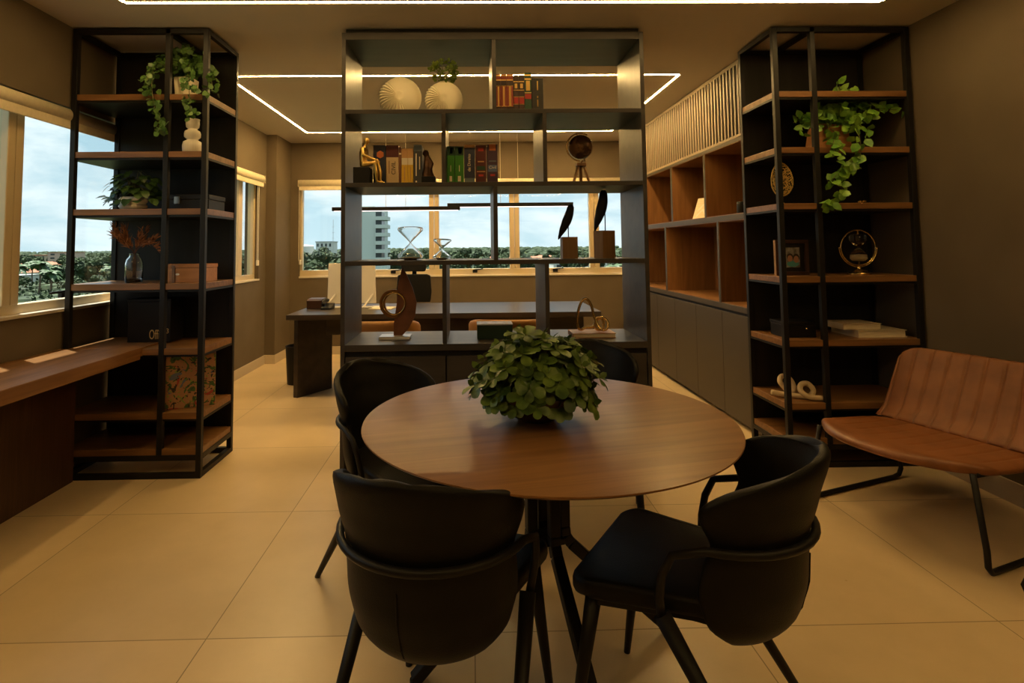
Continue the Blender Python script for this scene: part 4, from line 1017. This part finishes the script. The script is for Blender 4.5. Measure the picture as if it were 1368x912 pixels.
# resin chain knot
zb = LEV[5]; y = 3.38
t = thing('knot_ornament', 'beige resin rod knot ornament low on the right bookcase', 'ornament', (1.97,y,zb))
r_ = .0155
P = [(1.835,3.43,zb+.030),(1.90,3.41,zb+.020),(1.97,3.385,zb+.0165),(2.03,3.36,zb+.022),(2.055,3.365,zb+.055),(2.035,3.385,zb+.088),(1.998,3.39,zb+.082),(1.985,3.375,zb+.050),(2.01,3.345,zb+.022),(2.06,3.33,zb+.017),(2.115,3.315,zb+.0165)]
MB().tube(smooth_path(P,6), r_, 14).build('rod_loop', M['bonewood'], t, smooth=True)
P = [(1.925,3.44,zb+.05),(1.905,3.455,zb+.085),(1.925,3.47,zb+.115),(1.965,3.465,zb+.105),(1.985,3.45,zb+.065),(1.975,3.435,zb+.032),(1.945,3.432,zb+.028),(1.925,3.44,zb+.05)]
MB().tube(smooth_path(P,6), r_*.95, 14).build('ring_loop', M['bonewood'], t, smooth=True)

# ------------------------------------------------------------------ niche contents
zb = 1.5285
t = thing('card', 'cream greeting card with a white chevron leaning in a walnut niche', 'card', (2.02,4.78,zb), 0)
a = Vector((2.00,4.90,zb)); 
b = MB(); 
P = [(0,0),(.15,0),(.15,.19),(0,.19)]
fx = lambda u,v,d:(1.985+d+.06*v/.19+.08*u/.15, 4.93-u-.0*v, zb+v)
b.prism(P, 0, .006, fx); b.build('card_body', M['paper'], t)
for k in (0,1): MB().prism([(.03,.02+.05*k),(.075,.075+.05*k),(.12,.02+.05*k),(.12,.04+.05*k),(.075,.095+.05*k),(.03,.04+.05*k)][::-1], -.001, 0, fx).build('chevron', M['white'], t)
t = tag(MB().lathe([(0,0),(.030,0),(.033,.004),(.033,.085),(.029,.09),(0,.09)], (2.0,4.05,zb), 28).build('candle_jar', M['blackplastic'], smooth=True), 'small black cylindrical jar in the nearest upper walnut niche', 'jar')
t = tag(MB().box(1.99,2.08,3.80,3.90,.8645,.93).build('small_box', M['black_box'], bevel=.003), 'small black box in the nearest lower walnut niche', 'box')
# ------------------------------------------------------------------ town outside
GZ = -14.0
o = struct(MB().box(-4000, 4000, 12, 5000, GZ-1, GZ).box(-4000, -5, -1500, 12, GZ-1, GZ).build('ground', noisy(mat('town_ground', (.1,.1,.06), .95), (.03,.05,.018), (.085,.085,.05), .02, detail=5)))
o.data.materials[0].node_tree.nodes['Principled BSDF'].inputs['Specular IOR Level'].default_value = 0
M['tree'] = noisy(mat('tree_leaf', (.05,.08,.03), .8), (.010,.022,.008), (.034,.058,.017), .5, coord='Object')
M['tree2'] = noisy(mat('tree_leaf_pale', (.07,.10,.03), .8), (.016,.032,.010), (.048,.075,.022), .5, coord='Object')
M['trunk'] = mat('tree_trunk', (.10,.07,.045), .9)
M['palm'] = mat('palm_leaf', (.035,.07,.02), .6)
RT = random.Random(21)
NEAR = ((-60,190,1.3),(-44,166,1.2),(-70,207,1.35),(-45,204,1.3),(-57,224,1.35),(-77,235,1.4),(-66,246,1.35),(-84,256,1.4),(-34,196,1.2),(-46,232,1.3),(-22,205,1.2),(-8,214,1.15),(-33,228,1.3),(6,232,1.15))
PALMS = ((-139,182,1.2),(-150,202,1.0),(-128,172,.95),(-152,190,1.1),(-118,186,1.0),(-150,228,1.0),(-186,240,1.1),(-43,150,.95),(-36,176,.95),(-62,172,1.0),(40,155,1.0),(-17,240,.9),(60,260,1.0))
HXY = [(-300,345),(-268,330),(-330,420),(-245,300),(-225,330),(-360,470),(-210,285),(-172,290),(-250,270),(30,460),(62,500),(92,520),(48,420),(110,470),(16,540),(-40,520),(-70,560),(75,560),(130,560),(38,380)]
def crown(seed, r, h, dens):
    q = random.Random(seed); b = MB(); lobes = []
    for k in range(9):
        a = q.uniform(0,6.28); d = r*.62*q.random()**.5
        lobes.append((Vector((d*math.cos(a), d*math.sin(a), h*.62+q.uniform(-.18,.24)*h)), r*q.uniform(.34,.52)))
    for c, s_ in lobes: b.sphere(c, s_*.86, 10, (1,1,.85))
    for c, s_ in lobes:
        for k in range(dens):
            n = Vector((q.gauss(0,1), q.gauss(0,1), q.gauss(.2,1))).normalized()
            p = c + Vector((n.x*s_, n.y*s_, n.z*s_*.85)); t1 = n.cross(Vector((q.random(),q.random(),q.random()))).normalized(); t2 = n.cross(t1)
            L_ = r*q.uniform(.09,.18)
            b.bm.faces.new([b.bm.verts.new(p+v) for v in (t1*L_-n*L_*.3, t2*L_+n*L_*.4, -t1*L_-n*L_*.2, -t2*L_+n*L_*.3)])
    return b
def tree_proto(seed, r, h, m):
    t = thing('broadleaf_tree', 'dark green broadleaf tree in the town outside the windows', 'tree', (0,0,GZ), 0, 'broadleaf trees in the town')
    crown(seed, r, h, 60).build('crown', M[m], t, world=False)
    MB().cyl((0,0,0),(0,0,h*.6),r*.07,r*.04,8).build('trunk', M['trunk'], t, world=False)
    return t
protos = [tree_proto(s_, r, h, m) for s_, r, h, m in ((1,5.0,11,'tree'),(2,6.0,10,'tree2'),(3,4.2,12,'tree'),(4,5.5,9,'tree2'))]
used = [False]*4
spots = [(-29,165,14),(-491,606,9),(-478,606,12),(-463,606,12),(-450,606,12),(-441,606,9),(-391,546,16),(-81,316,9),(-95,320,8),(-216,255,18),(-8,412,14),(4,412,14),(60,360,12),(78,360,12)] + [(x,y+5,14) for x,y in HXY] + [(x,y,5) for x,y,_ in PALMS] + [(x,y,6.5*s_) for x,y,s_ in NEAR]
def put_tree(x, y, s_, k):
    k = k % 4
    p = protos[k]
    if not used[k]:
        p.location = (x,y,GZ); p.scale = (s_,)*3; used[k] = True; p.rotation_euler.z = RT.uniform(0,6.28)
    else: dup(p, (x,y,GZ), RT.uniform(0,6.28), scale=(s_,)*3)
    spots.append((x,y,6.5*s_))
for i in range(330):
    if i < 150: a = RT.uniform(-.36,.34); y = RT.uniform(200,720)
    elif i < 290: a = RT.uniform(-.92,-.60); y = RT.uniform(190,690)
    else: a = RT.uniform(-.60,-.36); y = RT.uniform(150,560)
    x = a*y
    if -.42 < a < -.13 and y < 275: continue
    s_ = RT.uniform(.8,1.35)
    if any(math.hypot(x-p,y-q) < r_+6.5*s_ for p, q, r_ in spots): continue
    put_tree(x, y, s_, i)
for i, (x, y, s_) in enumerate(NEAR): put_tree(x, y, s_, i)
for i in range(150):
    y = RT.uniform(165,330); x = RT.uniform(-.98,-.60)*y; s_ = RT.uniform(.6,.95)
    if any(math.hypot(x-p,y-q) < r_+4.6*s_ for p, q, r_ in spots): continue
    put_tree(x, y, s_, i)
def palm_proto(seed, h):
    q = random.Random(seed)
    t = thing('palm_tree', 'tall palm tree with arching fronds among the town houses', 'palm tree', (0,0,GZ), 0, 'palm trees in the town')
    MB().tube([(0,0,0),(.25,.1,h*.5),(.1,0,h)], [.28,.2,.17], 8).build('trunk', M['trunk'], t, world=False)
    b = MB()
    for k in range(16):
        a = k*2.4; e = q.uniform(-.1,1.0); L_ = q.uniform(3.0,3.9); d = Vector((math.cos(a),math.sin(a),0))
        prev = None; P = [Vector((.1,0,h)) + d*L_*f*math.cos(e*.6) + Vector((0,0,L_*(math.sin(e)*f - 1.15*f*f*.6))) for f in (0,.2,.4,.6,.8,1)]
        s_ = d.cross(Vector((0,0,1)))
        for i in range(5):
            w0, w1 = [(.12,.65),(.65,.85),(.85,.8),(.8,.5),(.5,.05)][i]
            for sg in (-1,1):
                v = [b.bm.verts.new(x_) for x_ in (P[i], P[i+1], P[i+1]+s_*sg*w1-Vector((0,0,w1*.5)), P[i]+s_*sg*w0-Vector((0,0,w0*.5)))]
                b.bm.faces.new(v)
    b.build('fronds', M['palm'], t, world=False)
    return t
pp = palm_proto(5, 9.5); first = True
for x, y, s_ in PALMS:
    if first: pp.location = (x,y,GZ); pp.scale = (s_,)*3; first = False
    else: dup(pp, (x,y,GZ), RT.uniform(0,6.28), scale=(s_,)*3)
# low scrub between the houses (uncountable)
b = MB(); q = random.Random(4); k = 0
while k < 1500:
    y = q.uniform(150,430); a = q.uniform(-1.0,-.55) if q.random() < .6 else q.uniform(-.55,.4)
    x = a*y
    if any(math.hypot(x-p_,y-q_) < 21 for p_, q_ in HXY) or any(math.hypot(x-p_,y-q_) < 20 for p_, q_ in ((-29,164),(-216,255),(-8,412),(4,412),(69,360),(-81,316))): continue
    if any((x-p_)**2+(y-q_)**2 < 55 for p_, q_, *_r in spots): continue
    r = q.uniform(1.2,3.0); c = (x,y,GZ+r*.4); k += 1
    b.sphere(c, r, 8, (1.3,1.1,.8))
    for j in range(10):
        n_ = Vector((q.gauss(0,1),q.gauss(0,1),abs(q.gauss(0,1)))).normalized(); p0 = Vector(c)+Vector((n_.x*r*1.25,n_.y*r*1.05,n_.z*r*.8))
        b.leaf(p0, n_+Vector((q.gauss(0,.7),q.gauss(0,.7),.5)), n_, r*.5, r*.35)
f = b.build('undergrowth', M['tree']); f['kind'] = 'stuff'; tag(f, 'low dark scrub filling the ground between the town houses', 'shrubs')
# distant forest (uncountable)
b = MB(); q = random.Random(9)
for k in range(2600):
    a = q.uniform(-1.15,.55); y = 760+1700*q.random()**1.3; rise = 9*max(0,min(1,(y-900)/1100))
    r = q.uniform(4,8)
    b.sphere((a*y, y, GZ+rise+r*.35), r, 8, (1.25,1.0,.75))
f = b.build('distant_forest', M['tree'], smooth=False); f['kind'] = 'stuff'; tag(f, 'distant belt of dark woodland along the horizon', 'forest')

# buildings
WB = mat('stucco_beige', (.42,.33,.24), .9); WW = mat('stucco_white', (.60,.60,.57), .9); RR = noisy(mat('roof_tile', (.32,.13,.08), .9), (.26,.10,.06), (.38,.17,.10), .8)
GR = mat('tower_grey', (.52,.56,.54), .9); DK = mat('window_dark', (.03,.04,.045), .3); RG = mat('roof_grey', (.42,.43,.42), .8); BL = mat('facade_blue', (.20,.28,.36), .7)
def block(name, label, cat, x0, x1, y0, y1, h, m, floors, cols, roof=None, group=None):
    t = thing(name, label, cat, ((x0+x1)/2,(y0+y1)/2,GZ), 0, group)
    MB().box(x0,x1,y0,y1,GZ,GZ+h).build('walls', m, t)
    fh = h/floors
    for f_ in range(floors):
        for c in range(cols):
            xa = x0+(c+.28)*(x1-x0)/cols; xb = x0+(c+.72)*(x1-x0)/cols
            MB().box(xa,xb,y0-.12,y0,GZ+(f_+.35)*fh,GZ+(f_+.8)*fh).build('window', DK, t)
    if roof == 'hip':
        e = .6; z = GZ+h; bb = MB().bm; b_ = MB(); b_.bm = bb
        w = (y1-y0)/2+e; P = [(x0-e,y0-e,z),(x1+e,y0-e,z),(x1+e,y1+e,z),(x0-e,y1+e,z),(x0-e+w*.8,(y0+y1)/2,z+w*.42),(x1+e-w*.8,(y0+y1)/2,z+w*.42)]
        v = [bb.verts.new(p_) for p_ in P]
        for f_ in ((0,1,5,4),(1,2,5),(2,3,4,5),(3,0,4),(3,2,1,0)): bb.faces.new([v[i] for i in f_])
        b_.build('roof', RR, t)
    else:
        MB().box(x0-.3,x1+.3,y0-.3,y1+.3,GZ+h,GZ+h+.5).build('roof', roof or RG, t)
    return t
# residential tower
t = thing('tower_block', 'tall grey residential tower with stacked balconies seen through the divider', 'building', (-29,165,GZ))
MB().box(-36,-25.6,160,172,GZ,12.7).build('walls', GR, t)
MB().box(-34.5,-28,162,170,12.7,13.6).build('roof', GR, t)
for k in range(11):
    z = 11.0-k*2.35
    MB().box(-27.3,-24.0,158.9,166,z-1.60,z-1.30).box(-24.25,-24.0,158.9,166,z-1.30,z-.5).box(-27.3,-24.25,158.9,159.05,z-1.30,z-.55).build('balcony', GR, t)
    MB().box(-27.3,-25.58,159.9,165.5,z-1.28,z+.75).build('balcony_dark_recess', DK, t)  # dark box stands in for the shade inside the balcony recess
    MB().box(-32.4,-31.7,159.9,160,z-.9,z+.1).build('window', DK, t)
t = thing('apartment_block', 'beige three storey apartment block beyond the palms, left window', 'building', (-455,600,GZ))
for i, (x0, x1) in enumerate(((-492,-440),)):
    MB().box(x0,x1,600,612,GZ,GZ+11.0).build('walls', WB, t)
    MB().box(x0-.4,x1+.4,599.6,612.4,GZ+11,GZ+12).build('roof', RR, t)
    for f_ in range(3):
        for c in range(9): MB().box(x0+(c+.3)*5.77,x0+(c+.62)*5.77,599.8,600,GZ+1.4+f_*3.6,GZ+3.2+f_*3.6).build('window', DK, t)
block('apartment_block', 'pinkish four storey apartment block behind the left bookcase post', 'building', -405, -378, 540, 552, 14, mat('stucco_pink',(.45,.33,.27),.9), 4, 3, RR)
block('office_block', 'pale square office block on the skyline at the far left of the back window', 'building', -86, -77, 310, 322, 19, WW, 5, 4)
t = thing('water_tower', 'pale round water tower on the skyline beside the square block', 'water tower', (-95,320,GZ))
MB().lathe([(0,0),(4.6,0),(5,.8),(5,4.4),(4.4,5),(0,5.3)], (-95,320,GZ+12.5), 28).build('tank', WW, t, smooth=False)
for k in range(6): MB().cyl((-95+3.8*math.cos(k*PI/3),320+3.8*math.sin(k*PI/3),GZ),(-95+3.8*math.cos(k*PI/3),320+3.8*math.sin(k*PI/3),GZ+12.5),.4,n=8).build('leg', WW, t)
t = thing('antenna_mast', 'thin lattice antenna mast rising beside the square block', 'mast', (-74,300,GZ))
MB().cyl((-74,300,GZ),(-74,300,17),.18,.08,6).build('pole', RG, t)
for k in range(6): MB().box(-74.7,-73.3,299.95,300.05,-2+k*3,-1.9+k*3).build('crossbar', RG, t)
HS = 'low tiled houses in the town'
hl = 'low white house with a red tiled roof in the town outside'
HOUSES = ((-300,345,22,12,WW),(-268,330,16,10,WB),(-330,420,26,12,WB),(-245,300,18,10,WW),(-225,330,20,11,WW),(-360,470,24,12,WW),(-210,285,14,9,WB),(-172,290,16,9,WW),(-250,270,15,9,WW),
                   (30,460,26,12,WW),(62,500,24,12,WW),(92,520,20,12,WB),(48,420,18,10,WB),(110,470,22,12,WW),(16,540,24,12,WW),(-40,520,22,12,WW),(-70,560,22,12,WB),(75,560,20,12,WW),(130,560,20,12,WW),(38,380,17,9,WW))
for x, y, w, d, m in HOUSES:
    block('house', hl, 'house', x-w/2, x+w/2, y, y+d, 4.2, m, 1, 3, 'hip', HS)
block('warehouse', 'low blue fronted warehouse with a pale flat roof below the back window', 'building', -16, 12, 400, 425, 6.0, BL, 1, 6)
block('warehouse', 'long pale flat roofed shed among the houses through the right back pane', 'building', 52, 86, 350, 370, 5, WW, 1, 5)
block('warehouse', 'long white walled shed below the palms in the left window', 'building', -232, -200, 248, 262, 4.5, WW, 1, 5)

# ------------------------------------------------------------------ sky, sun, camera
w = bpy.data.worlds.new('sky'); SC.world = w; w.use_nodes = True
nt = w.node_tree; N = nt.nodes; L = nt.links; bg = N['Background']
tc = N.new('ShaderNodeTexCoord'); sp = N.new('ShaderNodeSeparateXYZ'); L.new(tc.outputs['Generated'], sp.inputs[0])
za = N.new('ShaderNodeMath'); za.operation = 'MAXIMUM'; za.inputs[1].default_value = 0; L.new(sp.outputs['Z'], za.inputs[0])
zb_ = N.new('ShaderNodeMath'); zb_.operation = 'ADD'; zb_.inputs[1].default_value = .55; L.new(za.outputs[0], zb_.inputs[0])
cb = N.new('ShaderNodeCombineXYZ')
for ax in ('X','Y'):
    dv = N.new('ShaderNodeMath'); dv.operation = 'DIVIDE'; L.new(sp.outputs[ax], dv.inputs[0]); L.new(zb_.outputs[0], dv.inputs[1]); L.new(dv.outputs[0], cb.inputs[ax])
z3 = N.new('ShaderNodeMath'); z3.operation = 'MULTIPLY'; z3.inputs[1].default_value = 3.4; L.new(sp.outputs['Z'], z3.inputs[0]); L.new(z3.outputs[0], cb.inputs['Z'])
nz = N.new('ShaderNodeTexNoise'); nz.inputs['Scale'].default_value = 2.6; nz.inputs['Detail'].default_value = 10; nz.inputs['Roughness'].default_value = .55; nz.inputs['Distortion'].default_value = .25
mpw = N.new('ShaderNodeMapping'); mpw.inputs['Location'].default_value = SKY_OFF; L.new(cb.outputs[0], mpw.inputs[0]); L.new(mpw.outputs[0], nz.inputs['Vector'])
cr = N.new('ShaderNodeValToRGB'); cr.color_ramp.elements[0].position = .41; cr.color_ramp.elements[1].position = .575
cr.color_ramp.elements[0].color = (0,0,0,1); cr.color_ramp.elements[1].color = (1,1,1,1); L.new(nz.outputs['Fac'], cr.inputs[0])
gr = N.new('ShaderNodeValToRGB'); gr.color_ramp.elements[0].position = 0; gr.color_ramp.elements[0].color = (.76,.96,1.04,1); gr.color_ramp.elements[1].position = .45; gr.color_ramp.elements[1].color = (.24,.58,.78,1)
L.new(za.outputs[0], gr.inputs[0])
mx = N.new('ShaderNodeMix'); mx.data_type = 'RGBA'; L.new(cr.outputs[0], mx.inputs[0]); L.new(gr.outputs[0], mx.inputs[6]); mx.inputs[7].default_value = (1.12,1.2,1.22,1)
L.new(mx.outputs[2], bg.inputs[0]); bg.inputs[1].default_value = 1.0

sl = bpy.data.lights.new('sun', 'SUN'); sl.energy = 17; sl.angle = math.radians(.6); sl.color = (1,.93,.80)
so = bpy.data.objects.new('sun', sl); COL.objects.link(so); so.location = (-6, 9, 22)
so.rotation_euler = Vector((.20,-.145,-1)).to_track_quat('-Z','Y').to_euler()

cam = bpy.data.cameras.new('camera'); co = bpy.data.objects.new('camera', cam); COL.objects.link(co)
f_px, cx, cy, yaw, pitch, roll = 741.51, 642.306, 287.272, .0184, .058, -.0098
cam.sensor_width = 36; cam.lens = f_px/1368*36
cam.shift_x = (684-cx)/1368; cam.shift_y = -(456-cy)/1368
cam.clip_start = .05; cam.clip_end = 8000
fw = Vector((math.sin(yaw)*math.cos(pitch), math.cos(yaw)*math.cos(pitch), math.sin(pitch))); ri = Vector((math.cos(yaw), -math.sin(yaw), 0)); up = ri.cross(fw)
r2 = ri*math.cos(roll) + up*math.sin(roll); u2 = -ri*math.sin(roll) + up*math.cos(roll)
m3 = Matrix((r2, u2, -fw)).transposed()
co.matrix_world = Matrix.Translation((0,0,1.3)) @ m3.to_4x4()
SC.camera = co
vs_ = SC.view_settings; vs_.view_transform = 'Standard'; vs_.look = 'None'; vs_.exposure = EXPOSURE; vs_.gamma = 1; vs_.use_curve_mapping = False
SC.cycles.max_bounces = 10; SC.cycles.transparent_max_bounces = 16
